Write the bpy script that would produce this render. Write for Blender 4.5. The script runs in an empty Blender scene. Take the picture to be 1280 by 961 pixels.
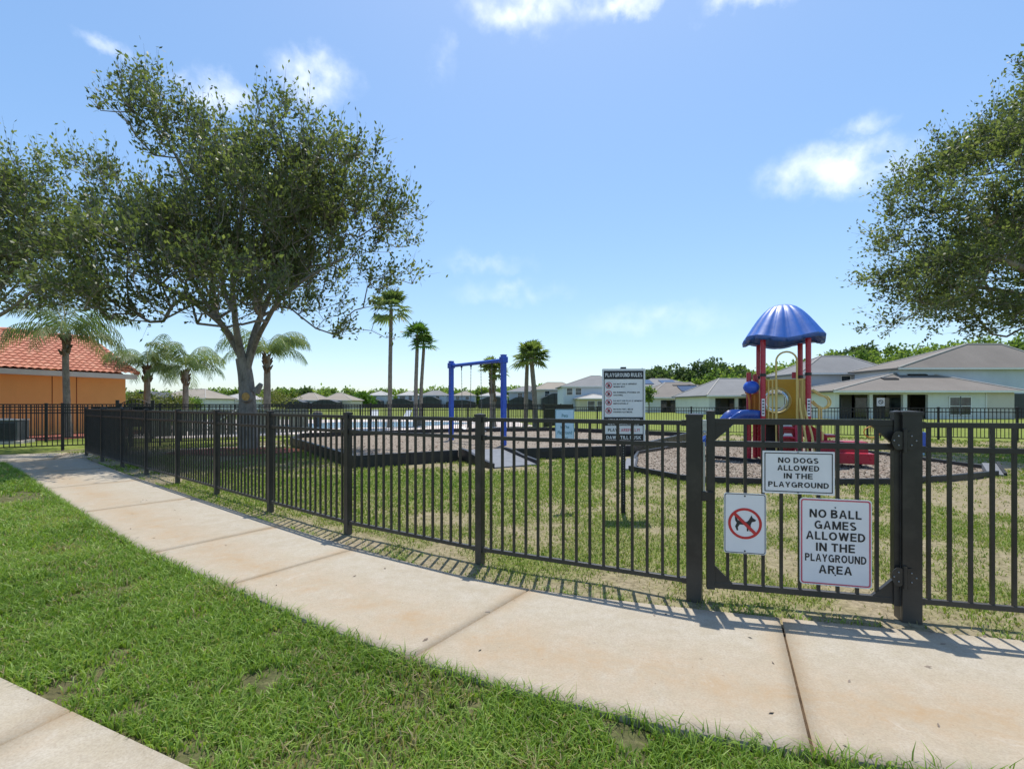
import bpy, bmesh, math, random
import numpy as np
from mathutils import Vector, Matrix, Quaternion

random.seed(7)
RNG = np.random.default_rng(7)
sc = bpy.context.scene
col = sc.collection
PI = math.pi
R = math.radians
EYE = 1.4

# ------------------------------------------------------------------ helpers
def G(px, py, z=0.0):
    """ground-plane survey: photo pixel -> world position at height z"""
    d = (EYE - z) * 600.0 / (py - 505.5)
    return Vector(((px - 640) / 600.0 * d, d, z))

def at(px, py, d):
    return Vector(((px - 640) / 600.0 * d, d, EYE + (505.5 - py) / 600.0 * d))

ORG = {}

def tag(o, label=None, cat=None, group=None, kind=None):
    if label: o['label'] = label
    if cat: o['category'] = cat
    if group: o['group'] = group
    if kind: o['kind'] = kind
    return o

def thing(name, label, cat, loc=(0, 0, 0), rz=0.0, group=None):
    o = bpy.data.objects.new(name, None)
    col.objects.link(o)
    o.location = loc
    o.rotation_euler = (0, 0, rz)
    o.empty_display_size = 0.1
    ORG[o.name] = Vector(loc)
    return tag(o, label, cat, group)

class MB:
    def __init__(self):
        self.v = []; self.f = []; self.s = []; self.mi = []
    def add(self, vs, fs, smooth=False, mi=0):
        n = len(self.v)
        self.v.extend([tuple(p) for p in vs])
        for f in fs:
            self.f.append(tuple(i + n for i in f)); self.s.append(smooth); self.mi.append(mi)
        return self
    def box(self, c, size, rz=0.0, mi=0, M=None):
        cx, cy, cz = c; x, y, z = size[0] / 2, size[1] / 2, size[2] / 2
        P = [(-x,-y,-z),(x,-y,-z),(x,y,-z),(-x,y,-z),(-x,-y,z),(x,-y,z),(x,y,z),(-x,y,z)]
        if M is not None:
            P = [tuple(M @ Vector(p)) for p in P]
        ca, sa = math.cos(rz), math.sin(rz)
        P = [(cx + p[0]*ca - p[1]*sa, cy + p[0]*sa + p[1]*ca, cz + p[2]) for p in P]
        return self.add(P, [(0,3,2,1),(4,5,6,7),(0,1,5,4),(1,2,6,5),(2,3,7,6),(3,0,4,7)], False, mi)
    def bar(self, a, b, w, h, up=(0, 0, 1), mi=0):
        a = Vector(a); b = Vector(b); d = (b - a).normalized()
        up = Vector(up)
        s = d.cross(up)
        if s.length < 1e-4: s = d.cross(Vector((0, 1, 0)))
        s.normalize(); u = s.cross(d)
        P = []
        for q in (a, b):
            for i, j in ((-1,-1),(1,-1),(1,1),(-1,1)):
                P.append(q + s*(w/2*i) + u*(h/2*j))
        return self.add(P, [(0,1,2,3),(7,6,5,4),(0,4,5,1),(1,5,6,2),(2,6,7,3),(3,7,4,0)], False, mi)
    def tube(self, pts, r, n=8, cap=True, mi=0):
        pts = [Vector(p) for p in pts]
        rs = r if isinstance(r, (list, tuple)) else [r] * len(pts)
        rings = []; prev = None
        for i, p in enumerate(pts):
            d = (pts[min(i+1, len(pts)-1)] - pts[max(i-1, 0)])
            if d.length < 1e-9: d = Vector((0, 0, 1))
            d.normalize()
            if prev is None:
                a = Vector((1, 0, 0)) if abs(d.x) < .8 else Vector((0, 1, 0))
                s = (a - d * a.dot(d)).normalized()
            else:
                s = prev - d * prev.dot(d)
                s = s.normalized() if s.length > 1e-6 else Vector((1, 0, 0))
            prev = s
            t = d.cross(s)
            rings.append([p + (s*math.cos(2*PI*k/n) + t*math.sin(2*PI*k/n))*rs[i] for k in range(n)])
        vs = [q for ring in rings for q in ring]; fs = []
        for i in range(len(rings)-1):
            for k in range(n):
                a = i*n + k; b = i*n + (k+1) % n
                fs.append((a, b, b+n, a+n))
        self.add(vs, fs, True, mi)
        if cap:
            self.add(rings[0], [tuple(range(n-1, -1, -1))], False, mi)
            self.add(rings[-1], [tuple(range(n))], False, mi)
        return self
    def prism(self, poly, z0, z1, mi=0):
        n = len(poly)
        vs = [(p[0], p[1], z0) for p in poly] + [(p[0], p[1], z1) for p in poly]
        fs = [tuple(range(n-1, -1, -1)), tuple(range(n, 2*n))]
        fs += [(i, (i+1) % n, (i+1) % n + n, i + n) for i in range(n)]
        return self.add(vs, fs, False, mi)
    def slab_xz(self, poly, y0, y1, mi=0):
        """outline in x,z (counter-clockwise seen from -y), thickness y0 (front) .. y1"""
        n = len(poly)
        vs = [(p[0], y0, p[1]) for p in poly] + [(p[0], y1, p[1]) for p in poly]
        fs = [tuple(range(n)), tuple(range(2*n-1, n-1, -1))]
        fs += [(i, i + n, (i+1) % n + n, (i+1) % n) for i in range(n)]
        return self.add(vs, fs, False, mi)
    def sphere(self, c, r, nu=12, nv=8, sc_=(1,1,1), mi=0):
        vs = [(c[0], c[1], c[2]-r*sc_[2])]
        for i in range(1, nv):
            th = -PI/2 + PI*i/nv
            for k in range(nu):
                a = 2*PI*k/nu
                vs.append((c[0]+r*sc_[0]*math.cos(th)*math.cos(a), c[1]+r*sc_[1]*math.cos(th)*math.sin(a), c[2]+r*sc_[2]*math.sin(th)))
        vs.append((c[0], c[1], c[2]+r*sc_[2]))
        fs = [(0, 1+(k+1) % nu, 1+k) for k in range(nu)]
        for i in range(nv-2):
            for k in range(nu):
                a = 1+i*nu+k; b = 1+i*nu+(k+1) % nu
                fs.append((a, b, b+nu, a+nu))
        L = len(vs)-1; o = 1+(nv-2)*nu
        fs += [(o+k, o+(k+1) % nu, L) for k in range(nu)]
        return self.add(vs, fs, True, mi)
    def build(self, name, mat, parent=None, world=False, bevel=0.0, attrs=None):
        vs = self.v
        if world and parent is not None:
            r = parent
            while r.parent: r = r.parent
            o = ORG[r.name]
            vs = [(p[0]-o.x, p[1]-o.y, p[2]-o.z) for p in vs]
        me = bpy.data.meshes.new(name)
        me.from_pydata(vs, [], self.f)
        mats = mat if isinstance(mat, (list, tuple)) else [mat]
        for m in mats: me.materials.append(m)
        me.polygons.foreach_set('use_smooth', self.s)
        if len(mats) > 1: me.polygons.foreach_set('material_index', self.mi)
        me.update()
        ob = bpy.data.objects.new(name, me)
        col.objects.link(ob)
        if parent is not None: ob.parent = parent
        if bevel > 0:
            b = ob.modifiers.new('bevel', 'BEVEL'); b.width = bevel; b.segments = 2; b.limit_method = 'ANGLE'
        return ob

def big_mesh(name, verts, nper, mat, faces=None, parent=None, attr=None, smooth=False):
    """numpy mesh. verts (N,3). faces: (F,k) int array. attr: dict name->per-vertex floats"""
    me = bpy.data.meshes.new(name)
    F, k = faces.shape
    me.vertices.add(len(verts)); me.loops.add(F*k); me.polygons.add(F)
    me.vertices.foreach_set('co', np.asarray(verts, np.float32).ravel())
    me.loops.foreach_set('vertex_index', faces.astype(np.int32).ravel())
    me.polygons.foreach_set('loop_start', (np.arange(F)*k).astype(np.int32))
    try: me.polygons.foreach_set('loop_total', np.full(F, k, np.int32))
    except Exception: pass
    if smooth: me.polygons.foreach_set('use_smooth', np.ones(F, bool))
    me.materials.append(mat)
    if attr:
        for kx, a in attr.items():
            at_ = me.attributes.new(kx, 'FLOAT', 'POINT')
            at_.data.foreach_set('value', np.asarray(a, np.float32))
    me.update(calc_edges=True)
    ob = bpy.data.objects.new(name, me); col.objects.link(ob)
    if parent is not None: ob.parent = parent
    return ob

def copy_tree(o, parent=None):
    c = o.copy(); col.objects.link(c)
    if parent is not None: c.parent = parent
    for ch in list(o.children): copy_tree(ch, c)
    return c

# value noise (numpy)
_TB = RNG.random((128, 128))
def vnoise2(x, y, s):
    x = np.asarray(x)*s; y = np.asarray(y)*s
    xi = np.floor(x).astype(int); yi = np.floor(y).astype(int)
    fx = x-xi; fy = y-yi; fx = fx*fx*(3-2*fx); fy = fy*fy*(3-2*fy)
    a = _TB[xi % 128, yi % 128]; b = _TB[(xi+1) % 128, yi % 128]
    c = _TB[xi % 128, (yi+1) % 128]; d = _TB[(xi+1) % 128, (yi+1) % 128]
    return (a*(1-fx)+b*fx)*(1-fy)+(c*(1-fx)+d*fx)*fy
def fbm2(x, y, s):
    return (vnoise2(x, y, s)*.55+vnoise2(x+17.3, y+5.1, s*2.1)*.3+vnoise2(x+3.7, y+41.2, s*4.3)*.15)
_T3 = RNG.random((32, 32, 32))
def vnoise3(P, s):
    P = P*s; I = np.floor(P).astype(int); Fr = P-I; Fr = Fr*Fr*(3-2*Fr)
    out = 0
    for dx in (0, 1):
        for dy in (0, 1):
            for dz in (0, 1):
                w = (Fr[:,0] if dx else 1-Fr[:,0])*(Fr[:,1] if dy else 1-Fr[:,1])*(Fr[:,2] if dz else 1-Fr[:,2])
                out = out + w*_T3[(I[:,0]+dx) % 32, (I[:,1]+dy) % 32, (I[:,2]+dz) % 32]
    return out

# ---------------------------------------------------------------- materials
def newmat(name):
    m = bpy.data.materials.new(name); m.use_nodes = True
    nt = m.node_tree
    return m, nt, nt.nodes['Principled BSDF']

def N(nt, typ, **kw):
    n = nt.nodes.new(typ)
    for k, v in kw.items(): setattr(n, k, v)
    return n

def ramp(nt, fac, stops):
    r = N(nt, 'ShaderNodeValToRGB')
    el = r.color_ramp.elements
    while len(el) < len(stops): el.new(0.5)
    for e, (p, c) in zip(el, stops):
        e.position = p; e.color = (c[0], c[1], c[2], 1) if not isinstance(c, (int, float)) else (c, c, c, 1)
    nt.links.new(fac, r.inputs[0])
    return r.outputs[0]

def coords(nt, world=False):
    if world:
        return N(nt, 'ShaderNodeNewGeometry').outputs['Position']
    return N(nt, 'ShaderNodeTexCoord').outputs['Object']

def noise(nt, co, scale, detail=4, rough=.55, dist=0.0):
    n = N(nt, 'ShaderNodeTexNoise'); n.inputs['Scale'].default_value = scale
    n.inputs['Detail'].default_value = detail; n.inputs['Roughness'].default_value = rough
    n.inputs['Distortion'].default_value = dist
    nt.links.new(co, n.inputs['Vector'])
    return n.outputs['Fac']

def mix(nt, fac, a, b, mode='MIX'):
    m = N(nt, 'ShaderNodeMix', data_type='RGBA', blend_type=mode)
    def put(sock, v):
        if isinstance(v, (tuple, list)): sock.default_value = (v[0], v[1], v[2], 1)
        elif isinstance(v, (int, float)): sock.default_value = v
        else: nt.links.new(v, sock)
    if isinstance(fac, (int, float)): m.inputs['Factor'].default_value = fac
    else: nt.links.new(fac, m.inputs['Factor'])
    put(m.inputs['A'], a); put(m.inputs['B'], b)
    return m.outputs['Result']

def math_(nt, op, a, b=None, c=None, clamp=False):
    m = N(nt, 'ShaderNodeMath', operation=op, use_clamp=clamp)
    for i, v in enumerate((a, b, c)):
        if v is None: continue
        if isinstance(v, (int, float)): m.inputs[i].default_value = v
        else: nt.links.new(v, m.inputs[i])
    return m.outputs[0]

def bump(nt, bsdf, h, strength=.3, dist=.01):
    b = N(nt, 'ShaderNodeBump'); b.inputs['Strength'].default_value = strength
    b.inputs['Distance'].default_value = dist
    nt.links.new(h, b.inputs['Height']); nt.links.new(b.outputs[0], bsdf.inputs['Normal'])

def simple(name, c1, c2=None, scale=6.0, rough=.6, spec=.5, bmp=0.0, bscale=40.0, metal=0.0, detail=4, world=False, rlo=None):
    m, nt, b = newmat(name)
    c2 = c2 or tuple(x*.8 for x in c1)
    co = coords(nt, world)
    n = noise(nt, co, scale, detail)
    nt.links.new(ramp(nt, n, [(.3, c2), (.7, c1)]), b.inputs['Base Color'])
    b.inputs['Roughness'].default_value = rough
    b.inputs['Specular IOR Level'].default_value = spec
    b.inputs['Metallic'].default_value = metal
    if rlo is not None:
        nt.links.new(ramp(nt, noise(nt, co, scale*3, 3), [(.35, rlo), (.65, rough)]), b.inputs['Roughness'])
    if bmp > 0:
        bump(nt, b, noise(nt, co, bscale, 3), bmp)
    return m

def leafmat(name, cols, trans=.35, rough=.5, spec=.4, attr='rnd'):
    """foliage: colour by per-leaf random number, diffuse + translucent"""
    m = bpy.data.materials.new(name); m.use_nodes = True
    nt = m.node_tree; nt.nodes.clear()
    out = N(nt, 'ShaderNodeOutputMaterial')
    a = N(nt, 'ShaderNodeAttribute', attribute_name=attr)
    c = ramp(nt, a.outputs['Fac'], cols)
    p = N(nt, 'ShaderNodeBsdfPrincipled')
    p.inputs['Roughness'].default_value = rough; p.inputs['Specular IOR Level'].default_value = spec
    nt.links.new(c, p.inputs['Base Color'])
    t = N(nt, 'ShaderNodeBsdfTranslucent')
    nt.links.new(mix(nt, 1.0, c, (1.12, 1.18, .62), 'MULTIPLY'), t.inputs['Color'])
    ms = N(nt, 'ShaderNodeMixShader'); ms.inputs[0].default_value = trans
    nt.links.new(p.outputs[0], ms.inputs[1]); nt.links.new(t.outputs[0], ms.inputs[2])
    nt.links.new(ms.outputs[0], out.inputs['Surface'])
    return m

M = {}
M['fence'] = simple('black_powder_coat', (.016,.0145,.0135), (.011,.010,.0095), 9, .42, .5, .05, 160)
def dusty(m):
    nt = m.node_tree; b = nt.nodes['Principled BSDF']; src = b.inputs['Base Color'].links[0].from_socket
    g_ = N(nt, 'ShaderNodeNewGeometry'); sp = N(nt, 'ShaderNodeSeparateXYZ'); nt.links.new(g_.outputs['Position'], sp.inputs[0])
    n = noise(nt, g_.outputs['Position'], 5, 5, .7)
    low = math_(nt, 'MULTIPLY_ADD', sp.outputs[2], -3.2, 1.0, True)          # splashed soil near the ground
    f = math_(nt, 'ADD', math_(nt, 'MULTIPLY', low, .5), ramp(nt, n, [(.48, 0.0), (.75, .22)]), None, True)
    nt.links.new(mix(nt, f, src, (.12,.105,.085)), b.inputs['Base Color'])
dusty(M['fence'])
M['fence_far'] = simple('black_powder_coat_weathered', (.02,.0185,.0175), (.013,.012,.0115), 4, .5, .4)
M['galv'] = simple('galvanised_steel', (.42,.43,.44), (.3,.31,.32), 30, .4, .5, 0, metal=.8)
M['sign_white'] = simple('sign_face_white', (.78,.78,.79), (.71,.71,.73), 5, .45, .4)
M['ink'] = simple('sign_ink_black', (.018,.018,.02), (.024,.024,.026), 8, .5, .4)
M['red'] = simple('sign_ink_red', (.55,.035,.035), (.48,.03,.03), 8, .5, .4)
M['pinkred'] = simple('sign_border_faded_red', (.6,.12,.16), (.5,.08,.12), 8, .5, .4)
M['ltblue'] = simple('sign_face_pale_blue', (.55,.72,.85), (.47,.65,.8), 4, .45, .4)
M['teal'] = simple('sign_ink_teal', (.03,.16,.2), (.04,.2,.24), 8, .5, .4)
M['blue'] = simple('blue_powder_coat', (.03,.11,.56), (.022,.085,.46), 5, .35, .5, rlo=.25)
M['red_p'] = simple('red_plastic', (.42,.014,.035), (.34,.010,.028), 4, .35, .5, rlo=.25)
M['red_post'] = simple('red_post_paint', (.46,.022,.05), (.38,.016,.04), 5, .3, .5, rlo=.22)
M['yellow_p'] = simple('yellow_plastic', (.72,.40,.03), (.62,.32,.02), 4, .4, .5)
M['yellow_t'] = simple('yellow_tube_paint', (.72,.55,.18), (.62,.45,.13), 6, .35, .5)
M['orange_p'] = simple('orange_plastic', (.62,.22,.03), (.5,.16,.02), 4, .4, .5)
M['blackplastic'] = simple('black_recycled_plastic', (.024,.024,.026), (.014,.014,.016), 5, .5, .4, .15, 60, rlo=.38)
M['greyplastic'] = simple('grey_ramp_mat', (.17,.18,.2), (.12,.13,.145), 6, .6, .4, .1, 80)
M['chain'] = simple('chain_steel', (.25,.25,.26), (.12,.12,.12), 60, .45, .5, 0, metal=.7)
M['pooldeck'] = simple('pool_deck_concrete', (.62,.55,.5), (.54,.47,.42), 2, .8, .2)
M['vinyl'] = simple('weathered_board_grey', (.33,.31,.29), (.2,.185,.17), 7, .7, .3)
M['whitevinyl'] = simple('white_pipe', (.75,.75,.73), (.65,.65,.63), 7, .5, .4)
M['dark_mesh'] = simple('dark_privacy_mesh', (.022,.024,.022), (.012,.013,.012), 12, .8, .2)
M['acgrey'] = simple('air_conditioner_grey', (.07,.08,.09), (.05,.06,.068), 10, .5, .4)
M['white'] = simple('white_paint', (.78,.77,.74), (.7,.69,.66), 3, .55, .4)
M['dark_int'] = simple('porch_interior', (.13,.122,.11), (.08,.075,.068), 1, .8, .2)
M['screen'] = simple('dark_screen_cage', (.045,.052,.055), (.03,.036,.04), .6, .5, .4)
M['solar'] = simple('solar_panel_glass', (.03,.045,.085), (.02,.03,.06), 1, .15, .6)
M['ventdark'] = simple('dark_roof_vent', (.03,.028,.027), (.02,.02,.02), 3, .6, .3)

def glassmat():
    m, nt, b = newmat('window_glass_dark')
    b.inputs['Base Color'].default_value = (.03,.04,.045,1); b.inputs['Roughness'].default_value = .06
    b.inputs['Specular IOR Level'].default_value = .6
    n = noise(nt, coords(nt), 1.3, 2)
    nt.links.new(ramp(nt, n, [(.35, (.02,.026,.03)), (.7, (.08,.10,.11))]), b.inputs['Base Color'])
    return m
M['glass'] = glassmat()

def stucco(name, c):
    m, nt, b = newmat(name)
    co = coords(nt)
    n = noise(nt, co, .6, 5, .6); f = noise(nt, co, 30, 3)
    c2 = tuple(x*.86 for x in c)
    k = mix(nt, ramp(nt, f, [(.3, 0.0), (.7, .18)]), ramp(nt, n, [(.3, c2), (.7, c)]), tuple(x*.75 for x in c))
    # faint rain streaks running down
    mp = N(nt, 'ShaderNodeMapping'); nt.links.new(co, mp.inputs[0]); mp.inputs['Scale'].default_value = (3.0, 3.0, .18)
    st = noise(nt, mp.outputs[0], 1.4, 4, .6)
    k = mix(nt, ramp(nt, st, [(.55, 0.0), (.8, .22)]), k, tuple(x*.68 for x in c))
    nt.links.new(k, b.inputs['Base Color']); b.inputs['Roughness'].default_value = .85
    b.inputs['Specular IOR Level'].default_value = .2
    bump(nt, b, f, .25, .01)
    return m

def shingle(name, c):
    m, nt, b = newmat(name)
    co = coords(nt)
    n1 = noise(nt, co, .35, 4); n2 = noise(nt, co, 9, 2)
    w = N(nt, 'ShaderNodeTexWave', wave_type='BANDS', bands_direction='Z'); w.inputs['Scale'].default_value = 2.2
    w.inputs['Distortion'].default_value = .6; w.inputs['Detail'].default_value = 2
    nt.links.new(co, w.inputs['Vector'])
    k = ramp(nt, n1, [(.3, tuple(x*.82 for x in c)), (.7, c)])
    k = mix(nt, ramp(nt, n2, [(.35, 0.0), (.7, .35)]), k, tuple(x*.62 for x in c))
    k = mix(nt, ramp(nt, w.outputs['Fac'], [(.75, 0.0), (.95, .25)]), k, tuple(x*.55 for x in c))
    nt.links.new(k, b.inputs['Base Color']); b.inputs['Roughness'].default_value = .9
    b.inputs['Specular IOR Level'].default_value = .15
    return m

def concrete(name):
    m, nt, b = newmat(name)
    uv = N(nt, 'ShaderNodeAttribute', attribute_name='across').outputs['Fac']   # 0 at far edge .. 1 at near edge
    jd = N(nt, 'ShaderNodeAttribute', attribute_name='joint').outputs['Fac']    # metres to nearest joint
    co = coords(nt, True)
    n1 = noise(nt, co, .8, 5, .6); n2 = noise(nt, co, 7, 5, .65); n3 = noise(nt, co, 90, 3, .6); n4 = noise(nt, co, 2.6, 9, .78, .5)
    k = ramp(nt, n1, [(.3, (.345,.297,.22)), (.7, (.40,.353,.268))])
    k = mix(nt, ramp(nt, n2, [(.36, 0.0), (.66, .6)]), k, (.455,.415,.35))
    k = mix(nt, ramp(nt, noise(nt, co, 24, 6, .75), [(.46, 0.0), (.66, .4)]), k, (.285,.245,.19))
    k = mix(nt, ramp(nt, n3, [(.42, 0.0), (.62, .38)]), k, (.24,.20,.15))
    # tan iron stains, strongest in a band near the lawn edge and along joints
    band = math_(nt, 'SUBTRACT', uv, .70); band = math_(nt, 'ABSOLUTE', band)
    band = math_(nt, 'MULTIPLY_ADD', band, -2.6, 1.0, True)
    jb = math_(nt, 'MULTIPLY_ADD', jd, -6.0, 1.0, True)
    s = math_(nt, 'MAXIMUM', band, jb)
    s = math_(nt, 'MULTIPLY', s, ramp(nt, n4, [(.30, 0.0), (.62, 1.0)]))
    s = math_(nt, 'MULTIPLY', s, ramp(nt, n2, [(.3, .35), (.6, .9)]))
    k = mix(nt, s, k, (.34,.235,.13))
    # pale scuffs
    k = mix(nt, ramp(nt, noise(nt, co, 3.3, 6, .75, .6), [(.62, 0.0), (.72, .32)]), k, (.50,.47,.42))
    # small dark specks
    k = mix(nt, ramp(nt, noise(nt, co, 38, 1, .5), [(.74, 0.0), (.79, .55)]), k, (.16,.12,.085))
    nt.links.new(k, b.inputs['Base Color'])
    b.inputs['Roughness'].default_value = .88; b.inputs['Specular IOR Level'].default_value = .25
    h = math_(nt, 'ADD', n3, math_(nt, 'MULTIPLY', n2, .6))
    bump(nt, b, h, .35, .006)
    return m
M['concrete'] = concrete('path_concrete_stained')

def groundmat(name, stops, fine, attr=None, scale=.5, fscale=26):
    m, nt, b = newmat(name)
    co = coords(nt, True)
    if attr:
        base = N(nt, 'ShaderNodeAttribute', attribute_name=attr).outputs['Fac']
        f0 = noise(nt, co, 5, 5, .65)
        base = math_(nt, 'ADD', base, math_(nt, 'MULTIPLY_ADD', f0, .5, -.25))
    else:
        base = noise(nt, co, scale, 6, .62)
    k = ramp(nt, base, stops)
    f1 = noise(nt, co, fscale, 5, .7)
    k = mix(nt, ramp(nt, f1, [(.35, .75), (.6, 0.0)]), k, fine[0])
    f2 = noise(nt, co, fscale*.6, 4, .7)
    k = mix(nt, ramp(nt, f2, [(.52, 0.0), (.72, .6)]), k, fine[1])
    nt.links.new(k, b.inputs['Base Color']); b.inputs['Roughness'].default_value = .95
    b.inputs['Specular IOR Level'].default_value = .1
    bump(nt, b, f1, .6, .03)
    return m
M['soil'] = groundmat('verge_soil', [(.3, (.13,.105,.06)), (.7, (.09,.12,.035))], ((.05,.05,.025), (.24,.21,.11)))
M['playground_soil'] = groundmat('playground_soil', [(.25, (.32,.265,.18)), (.43, (.28,.245,.14)), (.62, (.17,.205,.05))], ((.10,.085,.045), (.36,.305,.205)), 'patch')
M['field'] = groundmat('field_grass', [(.3, (.21,.235,.045)), (.5, (.17,.215,.038)), (.72, (.25,.25,.08))], ((.10,.13,.025), (.27,.27,.09)), None, .09, 3)
M['mulch'] = groundmat('wood_chip_ground', [(.3, (.235,.195,.155)), (.6, (.30,.26,.215)), (.75, (.22,.145,.10))], ((.12,.095,.07), (.37,.33,.285)), None, .6, 34)
M['redmulch'] = groundmat('red_mulch', [(.3, (.22,.07,.05)), (.7, (.32,.12,.09))], ((.09,.03,.025), (.42,.2,.16)), None, .8, 12)
M['joint_soil'] = simple('joint_dirt', (.10,.07,.045), (.05,.036,.025), 20, .95, .1)
M['chips'] = leafmat('wood_chip_flakes', [(0, (.12,.09,.065)), (.4, (.26,.21,.165)), (.75, (.38,.335,.285)), (1, (.24,.14,.10))], 0.0, .9, .1)

def barkmat(name, c1, c2, scale=6):
    m, nt, b = newmat(name)
    co = coords(nt)
    mp = N(nt, 'ShaderNodeMapping'); nt.links.new(co, mp.inputs[0]); mp.inputs['Scale'].default_value = (1, 1, .35)
    n = noise(nt, mp.outputs[0], scale*2.2, 6, .7, .4); l = noise(nt, co, 1.3, 4)
    k = ramp(nt, n, [(.32, c2), (.6, c1)])
    k = mix(nt, ramp(nt, l, [(.45, 0.0), (.7, .5)]), k, tuple(x*1.5 for x in c1))
    nt.links.new(k, b.inputs['Base Color']); b.inputs['Roughness'].default_value = .9
    b.inputs['Specular IOR Level'].default_value = .15
    bump(nt, b, n, .8, .03)
    return m
M['bark'] = barkmat('oak_bark', (.27,.24,.205), (.11,.097,.082))
M['palmbark'] = barkmat('palm_trunk_bark', (.26,.225,.185), (.12,.10,.08), 5)
M['boot'] = barkmat('palm_boot_bark', (.16,.115,.075), (.05,.036,.025), 8)
M['cutwood'] = simple('pruned_cut_wood', (.62,.38,.13), (.4,.2,.06), 14, .8, .2)

M['oakleaf'] = leafmat('oak_leaves', [(0, (.062,.082,.036)), (.4, (.12,.155,.058)), (.75, (.19,.225,.085)), (1, (.30,.315,.155))], .52, .45, .4)
M['queenleaf'] = leafmat('feather_palm_leaves', [(0, (.075,.12,.05)), (.6, (.14,.20,.075)), (1, (.25,.28,.10))], .45, .5, .35)
M['fanleaf'] = leafmat('fan_palm_leaves', [(0, (.085,.125,.045)), (.5, (.155,.22,.07)), (.85, (.24,.285,.09)), (1, (.38,.33,.13))], .5, .5, .3)
M['fanbright'] = leafmat('bright_fan_palm_leaves', [(0, (.06,.13,.025)), (.6, (.11,.22,.04)), (1, (.18,.28,.06))], .4, .5, .3)
M['woodleaf'] = leafmat('woodland_leaves', [(0, (.09,.145,.04)), (.5, (.165,.25,.06)), (1, (.28,.34,.10))], .55, .7, .12)
M['pineleaf'] = leafmat('dark_pine_leaves', [(0, (.05,.085,.04)), (.6, (.09,.14,.055)), (1, (.15,.2,.075))], .45, .7, .12)
M['shrubleaf'] = leafmat('yellow_green_shrub_leaves', [(0, (.07,.09,.02)), (.6, (.17,.18,.045)), (1, (.26,.25,.08))], .3, .6, .2)
M['brightleaf'] = leafmat('fresh_green_leaves', [(0, (.05,.10,.015)), (.6, (.10,.2,.03)), (1, (.16,.26,.05))], .32, .6, .2)
GR = [(0, (.135,.22,.03)), (.35, (.215,.34,.05)), (.7, (.30,.42,.085)), (.86, (.38,.44,.14)), (.93, (.36,.30,.14)), (1, (.42,.34,.2))]
M['grass'] = leafmat('lawn_blades', GR, .38, .5, .35)
M['grass2'] = leafmat('dry_lawn_blades', [(0, (.11,.20,.025)), (.4, (.18,.265,.038)), (.68, (.25,.285,.07)), (.84, (.36,.32,.16)), (1, (.44,.38,.25))], .35, .6, .25)

# --------------------------------------------------------- setting: ground
g = MB(); S = 900
g.add([(-S,-40,-.05),(S,-40,-.05),(S,1500,-.05),(-S,1500,-.05)], [(0,1,2,3)])
tag(g.build('ground', M['field']), kind='structure')

FAR = [(9,1.45),(6,2.17),(3.04,2.85),(1.87,3.12),(.9,3.39),(.13,3.63),(-.4,3.90),(-1.68,4.80),(-2.86,5.70),(-6.19,8.38),(-8.4,10.2),(-10.6,12.05),(-11.3,12.7)]
NEAR = [(8.7,.25),(5.7,.95),(2.75,1.62),(1.13,1.93),(.35,2.21),(-.52,2.62),(-1.30,3.10),(-2.24,3.74),(-3.57,4.62),(-5.84,6.42),(-7.8,8.0),(-9.87,9.7),(-12.3,11.6)]
def spline(pts, n):
    P = np.array(pts); d = np.r_[0, np.cumsum(np.hypot(*(np.diff(P, axis=0).T)))]
    t = np.linspace(0, d[-1], n)
    out = np.stack([np.interp(t, d, P[:,0]), np.interp(t, d, P[:,1])], 1)
    k = max(3, n//22) | 1   # smooth corners
    pad = k//2; ker = np.ones(k)/k
    q = np.pad(out, ((pad, pad), (0, 0)), 'edge')
    sm = np.stack([np.convolve(q[:,i], ker, 'valid') for i in (0, 1)], 1)
    sm[0] = out[0]; sm[-1] = out[-1]
    return sm
NS = 560
SF = spline(FAR, NS); SN = spline(NEAR, NS)
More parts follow.
